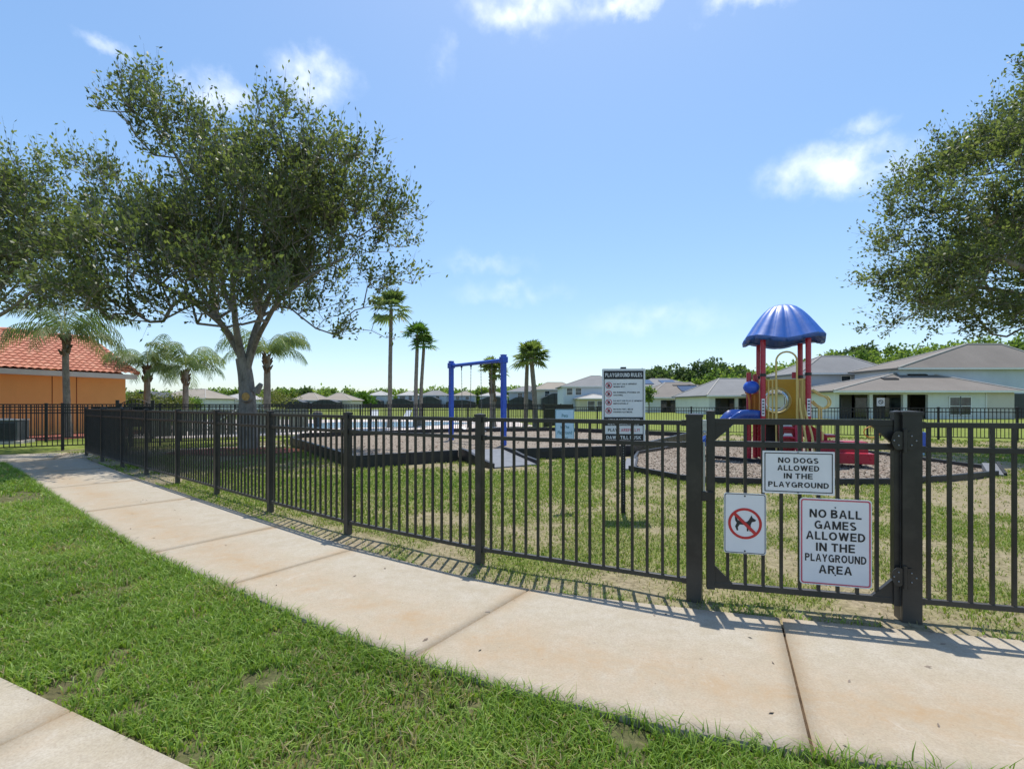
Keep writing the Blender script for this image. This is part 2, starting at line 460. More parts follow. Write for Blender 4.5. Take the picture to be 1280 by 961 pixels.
# joints: pairs of stations (far index, near index) measured in the photo, then regular
def near_idx(S_, p): return int(np.argmin(np.hypot(S_[:,0]-p[0], S_[:,1]-p[1])))
jp = [((1.77,3.13),(1.19,1.92)), ((.13,3.63),(-.55,2.63)), ((-1.50,4.66),(-2.22,3.72)), ((-2.66,5.53),(-3.40,4.50))]
J = [(near_idx(SF, a), near_idx(SN, b)) for a, b in jp]
step = 68
J = [(J[0][0]-2*step, J[0][1]-2*step), (J[0][0]-step, J[0][1]-step)] + J
while J[-1][0] + step < NS-30 and J[-1][1] + step < NS-30:
    J.append((J[-1][0]+step-4, J[-1][1]+step-4))
J = [(0, 0)] + [j for j in J if j[0] > 10 and j[1] > 10] + [(NS-1, NS-1)]
pv = []; pf = []; ac = []; jo = []
NU = 12; GAP = .008
for (a0, b0), (a1, b1) in zip(J[:-1], J[1:]):
    m = 22; base = len(pv)
    L = math.hypot(*(SF[a1]-SF[a0]))
    for i in range(m+1):
        t = i/m
        tt = (t*(L-2*GAP)+GAP)/L
        fi = a0+(a1-a0)*tt; ni = b0+(b1-b0)*tt
        pF = np.array([np.interp(fi, np.arange(NS), SF[:,k]) for k in (0,1)])
        pN = np.array([np.interp(ni, np.arange(NS), SN[:,k]) for k in (0,1)])
        for u in range(NU+1):
            q = pF+(pN-pF)*u/NU
            pv.append((q[0], q[1], 0.0)); ac.append(u/NU); jo.append(min(t, 1-t)*L)
    for i in range(m):
        for u in range(NU):
            a = base+i*(NU+1)+u
            pf.append((a, a+1, a+NU+2, a+NU+1))
    # skirt
    def skirt(idx):
        n0 = len(pv)
        for k in idx:
            pv.append((pv[k][0], pv[k][1], -.06)); ac.append(ac[k]); jo.append(jo[k])
        for k in range(len(idx)-1):
            pf.append((idx[k], idx[k+1], n0+k+1, n0+k))
    skirt([base+i*(NU+1) for i in range(m+1)]); skirt([base+i*(NU+1)+NU for i in range(m, -1, -1)])
    skirt([base+u for u in range(NU, -1, -1)]); skirt([base+m*(NU+1)+u for u in range(NU+1)])
tag(big_mesh('path', np.array(pv), 0, M['concrete'], np.array(pf), attr={'across': ac, 'joint': jo}), kind='structure')
# dirt bed showing in the joints
bed = [tuple(p) for p in SF[::8]] + [tuple(p) for p in SN[::-8]]
mb = MB(); mb.add([(p[0], p[1], -.022) for p in bed], [tuple(range(len(bed)))][::-1]); tag(mb.build('path_bed', M['joint_soil']), kind='structure')

# cross path along the pool fence, and the pavement at the lower left
def slabs(name, A, B, njoint, z=0.0):
    A = np.array(A); B = np.array(B); v = []; f = []; ac = []; jo = []
    a = spline([tuple(p) for p in A], njoint*10+1); b = spline([tuple(p) for p in B], njoint*10+1)
    for s in range(njoint):
        base = len(v)
        for i in range(11):
            k = s*10+i; pa = a[k].copy(); pb = b[k].copy()
            if i == 0: pa += (a[k+1]-a[k])*.05; pb += (b[k+1]-b[k])*.05
            if i == 10: pa -= (a[k]-a[k-1])*.05; pb -= (b[k]-b[k-1])*.05
            for u in range(7):
                q = pa+(pb-pa)*u/6; v.append((q[0], q[1], z)); ac.append(u/6*.6); jo.append(min(i, 10-i)*.15)
        for i in range(10):
            for u in range(6):
                c = base+i*7+u; f.append((c, c+1, c+8, c+7))
        n0 = len(v)
        ring = [base+u for u in range(6, -1, -1)]+[base+i*7 for i in range(1, 11)]+[base+70+u for u in range(1, 7)]+[base+i*7+6 for i in range(9, -1, -1)]
        for k in ring: v.append((v[k][0], v[k][1], z-.06)); ac.append(ac[k]); jo.append(jo[k])
        for k in range(len(ring)-1): f.append((ring[k], ring[k+1], n0+k+1, n0+k))
    return tag(big_mesh(name, np.array(v), 0, M['concrete'], np.array(f), attr={'across': ac, 'joint': jo}), kind='structure')
slabs('cross_path', [(-24,7.5),(-14.3,13.44),(-12.4,14.3),(-10.07,15.6),(-7.4,17.4)], [(-22.5,5.9),(-13.6,10.9),(-11.25,12.85),(-9.6,14.5),(-7.0,16.3)], 9, -.004)
PV = lambda X: 2.47-.44*(X+2.64)
slabs('pavement', [(-9.30,PV(-9.30)),(-2.02,PV(-2.02)),(5.26,PV(5.26))], [(-9.9,PV(-9.3)-1.6),(-2.65,PV(-2.02)-1.6),(4.6,PV(5.26)-1.6)], 8)

# verge soil with patchiness
def grid_sheet(name, x0, x1, y0, y1, st, mat, z, inside, attrf=None, hf=None):
    xs = np.arange(x0, x1+st, st); ys = np.arange(y0, y1+st, st)
    X, Y = np.meshgrid(xs, ys); ny, nx = X.shape
    Zz = np.full(X.shape, z) + (hf(X, Y) if hf else 0)
    idx = np.arange(ny*nx).reshape(ny, nx)
    f = np.stack([idx[:-1,:-1], idx[:-1,1:], idx[1:,1:], idx[1:,:-1]], -1).reshape(-1, 4)
    c = ((X[:-1,:-1]+X[1:,1:])/2, (Y[:-1,:-1]+Y[1:,1:])/2)
    keep = inside(c[0], c[1]).ravel()
    at_ = {'patch': attrf(X, Y).ravel()} if attrf else None
    return big_mesh(name, np.stack([X.ravel(), Y.ravel(), Zz.ravel()], 1), 0, mat, f[keep], attr=at_, smooth=True)

from_near = lambda X: np.interp(X, SN[::-1,0], SN[::-1,1])
from_far = lambda X: np.interp(X, SF[::-1,0], SF[::-1,1])
def in_verge(X, Y, m=0.0):
    return (Y < from_near(X)-m) & (Y > 2.47-.44*(X+2.64)+m) & (X > -22)
bumpy = lambda X, Y: (fbm2(X, Y, 3.0)-.5)*.035
tag(grid_sheet('verge', -22, 6, .1, 14, .08, M['soil'], -.035, lambda X, Y: in_verge(X, Y, -.1), None, bumpy), kind='structure')

# playground lawn: patchy, dry towards the middle
POOLF0 = Vector((-22.0, 9.2, 0)); POOLF1 = Vector((1.78, 26.7, 0)); pdir = (POOLF1-POOLF0).normalized()
def in_play(X, Y):
    s = (X-POOLF0.x)*pdir.y-(Y-POOLF0.y)*pdir.x      # right of the pool fence
    b = (X-2)*.443+(Y-26.5)*.897                     # before the back fence
    return (Y > from_far(X)-.1) & (s > -.3) & (b < .3) & (X < 24) & (X > -14)
def patchf(X, Y):
    p = fbm2(X, Y, .55)*.55+fbm2(X+9, Y+3, 1.9)*.45
    d = np.clip((Y-from_far(X))/.9, 0, 1)
    p = p-.20*(1-d)+.02                                 # worn strip along the fence
    near_gate = np.exp(-(((X-2.2)/1.6)**2+((Y-3.9)/.8)**2)); p = p-.18*near_gate
    p = p+.12*np.exp(-(((X+2.0)/3.0)**2+((Y-8.5)/2.0)**2))
    p = p-.10*np.clip((X-2)/4, 0, 1)
    return p
tag(grid_sheet('playground_lawn', -14, 24, 1.2, 27, .12, M['playground_soil'], -.024, in_play, patchf, lambda X, Y: (fbm2(X, Y, 1.6)-.5)*.03), kind='structure')

# ---- grass blades
def blades(P, h, w, rnd, lean, name, mat):
    n = len(P)
    az = RNG.random(n)*2*PI; laz = RNG.random(n)*2*PI
    wx = np.cos(az)*w/2; wy = np.sin(az)*w/2
    lx = np.cos(laz)*lean*h; ly = np.sin(laz)*lean*h
    V = np.zeros((n, 6, 3))
    for i, (t, ww, zz) in enumerate(((0, 1, 0), (.5, .85, .62), (1, .12, 1))):
        bx = P[:,0]+lx*t*t; by = P[:,1]+ly*t*t; bz = P[:,2]+h*zz*np.sqrt(np.clip(1-(lean*t)**2*.45, .1, 1))
        V[:,2*i,0] = bx-wx*ww; V[:,2*i,1] = by-wy*ww; V[:,2*i,2] = bz
        V[:,2*i+1,0] = bx+wx*ww; V[:,2*i+1,1] = by+wy*ww; V[:,2*i+1,2] = bz
    b = (np.arange(n)*6)[:,None]
    f = np.concatenate([b+np.array([[0,1,3,2]]), b+np.array([[2,3,5,4]])], 1).reshape(-1, 4)
    return V.reshape(-1, 3), f, np.repeat(rnd, 6)

def scatter(x0, x1, y0, y1, dens):
    n = int((x1-x0)*(y1-y0)*dens)
    return RNG.random(n)*(x1-x0)+x0, RNG.random(n)*(y1-y0)+y0

def join_blades(parts, name, mat):
    vs = []; fs = []; rs = []; o = 0
    for v, f, r in parts:
        vs.append(v); fs.append(f+o); rs.append(r); o += len(v)
    return tag(big_mesh(name, np.concatenate(vs), 0, mat, np.concatenate(fs), attr={'rnd': np.concatenate(rs)}), kind='stuff')

BARE = [(G(20,622), .9), (G(135,888), .06)]
parts = []
for y0, y1, x0, x1, dens, hh, ww in ((.9, 3.0, -4.2, 2.0, 11500, .050, .0072), (3.0, 4.6, -6, 0, 8000, .052, .0085), (4.6, 7.2, -9, -2, 3600, .055, .010), (7.2, 13, -16, -5, 1300, .06, .017)):
    x, y = scatter(x0, x1, y0, y1, dens)
    k = in_verge(x, y, .015) & (np.abs(x) < 1.12*y+.4) & (y > 1.45)
    ragged = (fbm2(x, y, 9)-.5)*.16
    k &= in_verge(x, y, .03+0*x) | (ragged > .0)
    x = x[k]; y = y[k]
    den = fbm2(x, y, 4.0)
    keep = (den > .20+.18*RNG.random(len(x))) & ((fbm2(x+61, y+23, 2.6) < .66) | (RNG.random(len(x)) < .35))
    for c, r in BARE:
        d = np.hypot(x-c.x, (y-c.y)*1.5)/r
        keep &= ~((d < 1) & (RNG.random(len(x)) > d*d*.9+.08))
    x = x[keep]; y = y[keep]
    z = -.035+(fbm2(x, y, 3.0)-.5)*.035
    n = len(x)
    tone = fbm2(x+31, y+11, 1.1)
    rnd = np.clip(RNG.normal(.42, .22, n)+(tone-.5)*1.1, 0, .9)
    dry = RNG.random(n) < (.045+.6*np.clip(fbm2(x+5, y+77, 1.7)-.53, 0, 1)*2)
    rnd[dry] = .9+RNG.random(dry.sum())*.1
    h = hh*(.55+.8*RNG.random(n))*(.75+.5*den[keep])
    lean = .35+.75*RNG.random(n)
    parts.append(blades(np.stack([x, y, z], 1), h, ww*(.7+.6*RNG.random(n)), rnd, lean, '', None))
# grass creeping over the far edge of the path
t = RNG.random(2600)*NS; t = t[(t > 60)]
ex = np.interp(t, np.arange(NS), SF[:,0]); ey = np.interp(t, np.arange(NS), SF[:,1])
kk = vnoise2(ex, ey, 3) > .5; ex = ex[kk]; ey = ey[kk]; n = len(ex)
parts.append(blades(np.stack([ex, ey+.03+RNG.random(n)*.05, np.full(n, -.03)], 1), .035+.04*RNG.random(n), np.full(n, .0065), np.clip(RNG.normal(.5, .25, n), 0, .95), .4+.9*RNG.random(n), '', None))
# overhanging runners along the path edge
t = RNG.random(5200)*NS; t = t[(t > 140)]
ex = np.interp(t, np.arange(NS), SN[:,0]); ey = np.interp(t, np.arange(NS), SN[:,1])
off = RNG.normal(-.02, .03, len(t))*(vnoise2(ex, ey, 4)+.3)
parts.append(blades(np.stack([ex, ey+off, np.full(len(t), -.03)], 1), .05+.05*RNG.random(len(t)), np.full(len(t), .0065), np.clip(RNG.normal(.4, .2, len(t)), 0, .9), .4+.8*RNG.random(len(t)), '', None))
join_blades(parts, 'verge_grass', M['grass'])

A1 = [G(364,556), G(444,584), G(572,575.5), Vector((-.12,12.3,0)), Vector((3.3,13.3,0)), Vector((7.2,19.5,0)), Vector((2.0,23.8,0)), Vector((-3.0,22.6,0)), Vector((-8.3,19.0,0))]
A2 = [Vector(p+(0,)) for p in ((2.52,10.3),(3.14,8.98),(3.6,8.7),(4.4,8.5),(5.7,8.46),(6.7,8.5),(8.1,8.9),(9.6,9.5),(10.2,10.3),(10.2,13.6),(9.2,16.2),(6.0,16.3),(3.55,13.5))]
def inpoly(x, y, poly):
    c = np.zeros(len(x), bool); n = len(poly)
    for i in range(n):
        a = poly[i]; b = poly[(i+1) % n]
        cond = ((a.y > y) != (b.y > y)) & (x < (b.x-a.x)*(y-a.y)/((b.y-a.y) if abs(b.y-a.y) > 1e-9 else 1e-9)+a.x)
        c ^= cond
    return c
parts = []
for y0, y1, x0, x1, dens, hh, ww in ((1.5, 6, -4, 7, 2600, .032, .008), (6, 9.5, -8, 11, 1100, .038, .013), (9.5, 16, -13, 17, 420, .045, .022), (16, 26, -12, 20, 120, .06, .04)):
    x, y = scatter(x0, x1, y0, y1, dens)
    k = in_play(x, y) & (y > from_far(x)+.015) & (np.abs(x) < 1.12*y+.3)
    x = x[k]; y = y[k]
    p = patchf(x, y)+.12*(RNG.random(len(x))-.5)
    k = (p > .45) | (RNG.random(len(x)) < .09)
    k &= ~inpoly(x, y, A1) & ~inpoly(x, y, A2)
    x = x[k]; y = y[k]; p = p[k]; n = len(x)
    z = -.026+(fbm2(x, y, 1.6)-.5)*.03
    rnd = np.clip(.95-1.25*(p-.18)+RNG.normal(0, .2, n), 0, 1)
    parts.append(blades(np.stack([x, y, z], 1), hh*(.6+.8*RNG.random(n)), ww*(.7+.6*RNG.random(n)), rnd, .4+.9*RNG.random(n), '', None))
join_blades(parts, 'playground_grass', M['grass2'])

# ---- mulch play surfaces
def sheet(name, poly, z, mat, kind='structure'):
    mb = MB(); mb.add([(p[0], p[1], z) for p in poly], [tuple(range(len(poly)))])
    o = mb.build(name, mat)
    bm = bmesh.new(); bm.from_mesh(o.data); bmesh.ops.triangulate(bm, faces=bm.faces)
    for f in bm.faces:
        if f.normal.z < 0: f.normal_flip()
    bm.to_mesh(o.data); bm.free()
    return tag(o, kind=kind)
sheet('swing_mulch_ground', [tuple(p) for p in A1], .09, M['mulch'])
sheet('tower_mulch_ground', [tuple(p) for p in A2], .012, M['mulch'])
def chips(poly, n, z, size, name):
    xs = [p.x for p in poly]; ys = [p.y for p in poly]
    x = RNG.random(n)*(max(xs)-min(xs))+min(xs); y = min(ys)+(max(ys)-min(ys))*RNG.random(n)**1.5
    k = inpoly(x, y, poly); x = x[k]; y = y[k]; n = len(x)
    c = np.stack([x, y, np.full(n, z)], 1)
    a = RNG.random(n)*2*PI; s = size*(.5+RNG.random(n))
    u = np.stack([np.cos(a)*s, np.sin(a)*s, RNG.normal(0, .3, n)*s], 1); v = np.stack([-np.sin(a)*s*.45, np.cos(a)*s*.45, RNG.normal(0, .3, n)*s], 1)
    V = np.stack([c-u-v, c+u-v*.6, c+u*.8+v, c-u+v*.8], 1); V[:,:,2] = np.maximum(V[:,:,2], z-.004)
    f = np.arange(4*n).reshape(n, 4)
    return V.reshape(-1, 3), f, np.repeat(RNG.random(n), 4)
join_blades([chips(A1, 11000, .096, .022, ''), chips(A2, 24000, .017, .017, '')], 'wood_chips', M['chips'])

# fallen leaves on the path and verge
n = 110; t = RNG.random(n)*(NS-120)+100; u = RNG.beta(.25, .25, n)
x = np.interp(t, np.arange(NS), SF[:,0])*(1-u)+np.interp(t, np.arange(NS), SN[:,0])*u; y = np.interp(t, np.arange(NS), SF[:,1])*(1-u)+np.interp(t, np.arange(NS), SN[:,1])*u
c = np.stack([x, y, np.full(n, .004)], 1); a = RNG.random(n)*2*PI; sz = .010+.014*RNG.random(n)
du = np.stack([np.cos(a)*sz, np.sin(a)*sz, RNG.random(n)*.006], 1); dv = np.stack([-np.sin(a)*sz*.4, np.cos(a)*sz*.4, RNG.random(n)*.004], 1)
join_blades([(np.stack([c-du, c-dv, c+du, c+dv], 1).reshape(-1, 3), np.arange(4*n).reshape(n, 4), np.repeat(RNG.random(n)*.5, 4))], 'leaf_litter', M['chips'])

# red mulch rings at trees
def ring_poly(c, rx, ry, n=24, seed=0):
    rr = random.Random(seed)
    return [(c[0]+math.cos(2*PI*i/n)*rx*(1+rr.uniform(-.12, .12)), c[1]+math.sin(2*PI*i/n)*ry*(1+rr.uniform(-.12, .12))) for i in range(n)]
sheet('tree_mulch_ground', ring_poly((-8.2, 14.4), 1.9, 1.2), .004, M['redmulch'])
sheet('clubhouse_bed_ground', [(-27.5,13.0),(-23.0,13.4),(-18.6,19.6),(-17.5,25),(-22,27.5)], -.03, M['redmulch'])

# ------------------------------------------------------------------ fences
def fence(name, label, pts, h=1.265, rails=(1.265, 1.105, .11), pk=.02, sp=.1143, post=.066, ptop=None, caps=True, group=None, mat=None, skip_first=False, skip_last=False, post_sizes=None):
    mat = mat or M['fence']
    t = thing(name, label, 'fence', pts[0], 0, group)
    ptop = ptop or h+.045
    n = len(pts)
    for i, p in enumerate(pts):
        if (i == 0 and skip_first) or (i == n-1 and skip_last): continue
        d = Vector(pts[min(i+1, n-1)])-Vector(pts[max(i-1, 0)])
        a = math.atan2(d.y, d.x)
        ps, pt = (post, ptop)
        if post_sizes and i in post_sizes: ps, pt = post_sizes[i]
        mb = MB(); mb.box((p[0], p[1], (pt-.01-.08)/2), (ps, ps, pt-.01+.08), a)
        po = mb.build('post', mat, t, True, .003)
        if caps:
            mb = MB(); c = ps*1.1
            mb.box((p[0], p[1], pt-.008), (c, c, .02), a)
            # pyramid top
            q = c/2*.98; ca, sa = math.cos(a), math.sin(a)
            base = [(p[0]+x*ca-y*sa, p[1]+x*sa+y*ca, pt+.003) for x, y in ((-q,-q),(q,-q),(q,q),(-q,q))]
            mb.add(base+[(p[0], p[1], pt+.012)], [(0,1,4),(1,2,4),(2,3,4),(3,0,4)])
            mb.build('cap', mat, po, True)
    for i in range(n-1):
        a = Vector(pts[i]); b = Vector(pts[i+1]); L = (b-a).length; d = (b-a)/L
        ra = (post_sizes[i][0] if post_sizes and i in post_sizes else post)/2
        rb = (post_sizes[i+1][0] if post_sizes and i+1 in post_sizes else post)/2
        k = max(1, round(L/sp)); mb = MB(); ang = math.atan2(d.y, d.x)
        for j in range(1, k):
            q = a+d*(L*j/k)
            mb.box((q.x, q.y, (rails[-1]+h)/2), (pk, pk, h-rails[-1]), ang)
        pn = mb.build('picket_panel', mat, t, True)
        for z in rails:
            m2 = MB(); m2.bar(a+d*(ra-.004)+Vector((0,0,z)), b-d*(rb-.004)+Vector((0,0,z)), pk*1.55, .034); m2.bar(a+d*(ra-.002)+Vector((0,0,z)), a+d*(ra+.035)+Vector((0,0,z)), pk*1.55+.008, .044); m2.bar(b-d*(rb+.035)+Vector((0,0,z)), b-d*(rb-.002)+Vector((0,0,z)), pk*1.55+.008, .044)
            m2.build('rail', mat, pn, True, .002)
    return t

def chain_px(p0, pxs, S_):
    out = [p0]; P = p0
    for px in pxs:
        k = (px-640)/600; a = 1+k*k; b = -2*(k*P[0]+P[1]); c = P[0]**2+P[1]**2-S_*S_
        D = b*b-4*a*c; Z = (-b+math.sqrt(max(D, 0)))/2/a
        P = (k*Z, Z); out.append((P[0], P[1], 0))
    return out
LATCH = (1.333, 3.507, 0); HINGE = (2.62, 3.176, 0)
front = chain_px(LATCH, [600,435,338,271,222,183,153,128,108], 1.80)
fence('playground_fence', 'long black picket fence running along the path from the gate to the far left corner', front, post_sizes={0: (.105, 1.325)})
fd = Vector((.968, -.25, 0))
rp = [HINGE] + [tuple(Vector(HINGE)+fd*(1.83*i)) for i in range(1, 5)]
fence('playground_fence', 'black picket fence starting at the thick hinge post right of the gate', rp, post_sizes={0: (.112, 1.35)})
ret = [front[-1], (-12.15,14.35,0), (-12.66,15.55,0), (-13.0,16.4,0)]
fence('return_fence', 'short black picket fence seen edge-on going back from the far left corner post', ret, skip_first=True, mat=M['fence_far'])
# dark screen panel tied on it
pf0 = POOLF0; L = (POOLF1-POOLF0).length
npan = int(L/2.4)
pool_pts = [tuple(POOLF0+pdir*(L*i/npan)) for i in range(npan+1)]
fence('pool_fence', 'long black three rail fence between the playground and the pool deck', pool_pts, h=1.40, rails=(1.40, 1.32, 1.14, .12), pk=.022, sp=.118, post=.075, mat=M['fence_far'])
# fence that turns away at the pool fence's right end
fence('pool_side_fence', 'black fence turning away from the pool fence behind the swing set', [tuple(POOLF1), (3.2,31.5,0), (4.6,36.3,0)], h=1.4, rails=(1.40,1.14,.12), pk=.022, post=.075, skip_first=True, mat=M['fence_far'])
bk = [Vector((2.4,26.4,0)).lerp(Vector((23.5,16.3,0)), i/10) for i in range(11)]
fence('back_fence', 'black picket fence across the back of the playground in front of the bright lawn', [tuple(p) for p in bk], h=1.25, rails=(1.25,1.1,.1), pk=.02, sp=.118, post=.07, mat=M['fence_far'])
rear = [(-40+2.44*i, 47+.25*i, 0) for i in range(19)]
fence('rear_pool_fence', 'distant black fence behind the pool deck and palms', rear, h=1.36, rails=(1.36,1.15,.12), pk=.026, sp=.13, post=.08, mat=M['fence_far'])
cl = [(-26,15.4,0), (-22.6,16.6,0), (-20.2,17.6,0), (-18.0,18.55,0), (-15.9,19.5,0)]
fence('clubhouse_fence', 'black fence close to the orange wall behind the air conditioner', cl, h=1.40, rails=(1.40,1.18,.12), pk=.022, post=.08, mat=M['fence_far'])

# arched gate in the clubhouse fence
ga = Vector((-15.9,19.5,0)); gb = Vector((-15.05,19.95,0)); gd = (gb-ga).normalized(); W = (gb-ga).length
t = thing('arched_gate', 'black metal gate with arched top standing by the orange clubhouse corner', 'gate', ga)
for p in (ga-gd*.1, gb+gd*.1):
    mb = MB(); mb.box((p.x, p.y, .78), (.11, .11, 1.6), math.atan2(gd.y, gd.x)); mb.build('post', M['fence_far'], t, True, .004)
mb = MB()
for off in (0, -.17):
    mb.tube([ga+gd*(W*i/12)+Vector((0,0,1.42+off+.2*math.sin(PI*i/12))) for i in range(13)], .018, 6)
mb.build('arch_rail', M['fence_far'], t, True)
mb = MB()
for i in range(0, 9):
    q = ga+gd*(W*i/8); zt = 1.42+.2*math.sin(PI*i/8)
    mb.bar((q.x, q.y, .1), (q.x, q.y, zt), .022, .022)
mb.bar((ga.x, ga.y, .12), (gb.x, gb.y, .12), .03, .04)
mb.build('picket_panel', M['fence_far'], t, True)

# dark mesh screen behind the corner and weathered board fence round the pump enclosure
t = thing('privacy_screen', 'dark mesh screen panel behind the far left fence corner', 'screen', (-15.2,17.6,0))
mb = MB(); a = Vector((-14.65,16.75,0)); b = Vector((-13.35,17.7,0)); mb.bar(a+Vector((0,0,.95)), b+Vector((0,0,.95)), .03, .72); mb.build('mesh_panel', M['dark_mesh'], t, True)
mb = MB()
for p in (a, a.lerp(b, .5), b): mb.box((p.x, p.y, .66), (.06, .06, 1.34), .63)
mb.build('frame', M['fence_far'], t, True)
t = thing('board_fence', 'weathered grey board fence beside the pool with white diagonal pipe', 'fence', (-14.4,19.5,0))
a = Vector((-15.0,19.9,0)); b = Vector((-10.0,23.6,0)); d = (b-a).normalized(); Lb = (b-a).length
mb = MB()
nb = 34
for i in range(nb):
    q = a+d*(Lb*(i+.5)/nb); hh = 1.12+random.uniform(-.012, .012)
    mb.box((q.x, q.y, hh/2+.06), (Lb/nb*.9, .022, hh), math.atan2(d.y, d.x))
mb.build('board_panel', M['vinyl'], t, True)
mb = MB()
for z in (.3, 1.0): mb.bar(a+Vector((.02,-.03,z)), b+Vector((.02,-.03,z)), .04, .08)
mb.build('rail', M['vinyl'], t, True)
mb = MB(); q0 = a+d*(Lb*.30)+Vector((.05,-.07,.35)); q1 = a+d*(Lb*.50)+Vector((.05,-.07,1.12)); mb.tube([q0, q1], .03, 8)
mb.build('pipe', M['whitevinyl'], t, True)

# ------------------------------------------------------------------- gate
gv = Vector(HINGE)-Vector(LATCH); GW = gv.length; gang = math.atan2(gv.y, gv.x); gdir = gv.normalized()
def gate_sz(px, py):
    k = (px-640)/600
    s = (k*LATCH[1]-LATCH[0])/(gdir.x-k*gdir.y)
    Z = LATCH[1]+gdir.y*s
    return s, EYE+(505.5-py)/600*Z
gate = thing('playground_gate', 'black metal gate carrying three white signs between two thick posts', 'gate', LATCH, gang)
mf = M['fence']
sx0, sx1 = gate_sz(888, 600)[0], gate_sz(1121, 600)[0]
for x in (sx0, sx1):
    mb = MB(); mb.box((x, 0, (.07+1.34)/2), (.055, .055, 1.27)); st = mb.build('stile', mf, gate, False, .003)
    mb = MB(); mb.box((x, 0, 1.345), (.06, .06, .016)); mb.add([(x-.029,-.029,1.353),(x+.029,-.029,1.353),(x+.029,.029,1.353),(x-.029,.029,1.353),(x,0,1.362)], [(0,1,4),(1,2,4),(2,3,4),(3,0,4)]); mb.build('cap', mf, st)
for z, hh in ((1.278, .042), (1.118, .042), (.10, .042)):
    mb = MB(); mb.box(((sx0+sx1)/2, 0, z), (sx1-sx0-.053, .034, hh)); mb.build('rail', mf, gate, False, .002)
mb = MB()
for i in range(1, 10):
    x = sx0+(sx1-sx0)*i/10; mb.box((x, 0, .69), (.02, .02, 1.14))
mb.build('pickets', mf, gate)
for (cx, cz, ux, uz) in ((sx0+.027, 1.257, 1, -1), (sx1-.027, 1.257, -1, -1), (sx0+.027, .121, 1, 1), (sx1-.027, .121, -1, 1)):
    tri = [(cx, cz), (cx+ux*.12, cz), (cx, cz+uz*.12)]
    if ux*uz < 0: tri = tri[::-1]
    mb = MB(); mb.slab_xz(tri, -.014, .014); mb.build('corner_gusset', mf, gate)
hx = (sx1+GW)/2-.014
for z in (1.165, .275):
    mb = MB()
    for s_ in (-1, 1):
        pts = [(hx+s_*.034+.05*math.cos(2*PI*k/16)*.8, z+.062*math.sin(2*PI*k/16)) for k in range(16)]
        mb.slab_xz(pts, -.064, -.0585)
    mb.tube([(hx, -.064, z-.075), (hx, -.064, z+.075)], .013, 10)
    hg = mb.build('hinge', mf, gate)
    mb = MB()
    for s_ in (-1, 1):
        for k in range(3):
            aa = PI/2*(k-1); mb.sphere((hx+s_*(.036+.026*math.cos(aa)), -.0655, z+.03*math.sin(aa)), .0052, 8, 6)
    mb.build('bolt', M['galv'], hg)
mb = MB(); mb.tube([(hx, -.03, .0), (hx, -.03, 1.09)], .011, 8); mb.build('closer_rod', M['galv'], gate)
mb = MB(); mb.box((.062, -.035, 1.235), (.03, .04, .11)); mb.sphere((.062, -.055, 1.20), .014, 10, 6); la = mb.build('latch', M['galv'], gate, False, .006)
mb = MB(); mb.box((.062, -.02, .95), (.016, .02, .36)); mb.build('latch_rod', M['galv'], la, False, .003)
mb = MB(); mb.box((.075, -.02, .74), (.09, .045, .07)); mb.build('latch_striker', mf, gate, False, .004)

# ------------------------------------------------------------------- text
def rrect(x0, x1, z0, z1, r, n=6):
    pts = []
    for cx, cz, a0 in ((x1-r, z0+r, -PI/2), (x1-r, z1-r, 0), (x0+r, z1-r, PI/2), (x0+r, z0+r, PI)):
        for k in range(n+1):
            a = a0+PI/2*k/n; pts.append((cx+r*math.cos(a), cz+r*math.sin(a)))
    return pts
def text_geo(s, cx, cz, w, h, y, bold=.012):
    """text centred at (cx,cz) fitted to width w (None = natural) and cap height h; returns MB-ready verts/faces"""
    cu = bpy.data.curves.new('txt', 'FONT'); cu.body = s; cu.size = 1.0; cu.align_x = 'LEFT'
    cu.offset = bold; cu.extrude = 0.0; cu.resolution_u = 3
    ob = bpy.data.objects.new('txt', cu); col.objects.link(ob)
    dg = bpy.context.evaluated_depsgraph_get()
    me = bpy.data.meshes.new_from_object(ob.evaluated_get(dg))
    V = [v.co.copy() for v in me.vertices]; F = [tuple(p.vertices) for p in me.polygons]
    bpy.data.objects.remove(ob); bpy.data.curves.remove(cu); bpy.data.meshes.remove(me)
    x0 = min(v.x for v in V); x1 = max(v.x for v in V); y0 = 0.0; y1 = .72
    sy = h/(y1-y0); sx = sy if w is None else w/(x1-x0)
    vs = [(cx+(v.x-(x0+x1)/2)*sx, y, cz+(v.y-(y0+y1)/2)*sy) for v in V]
    return vs, F

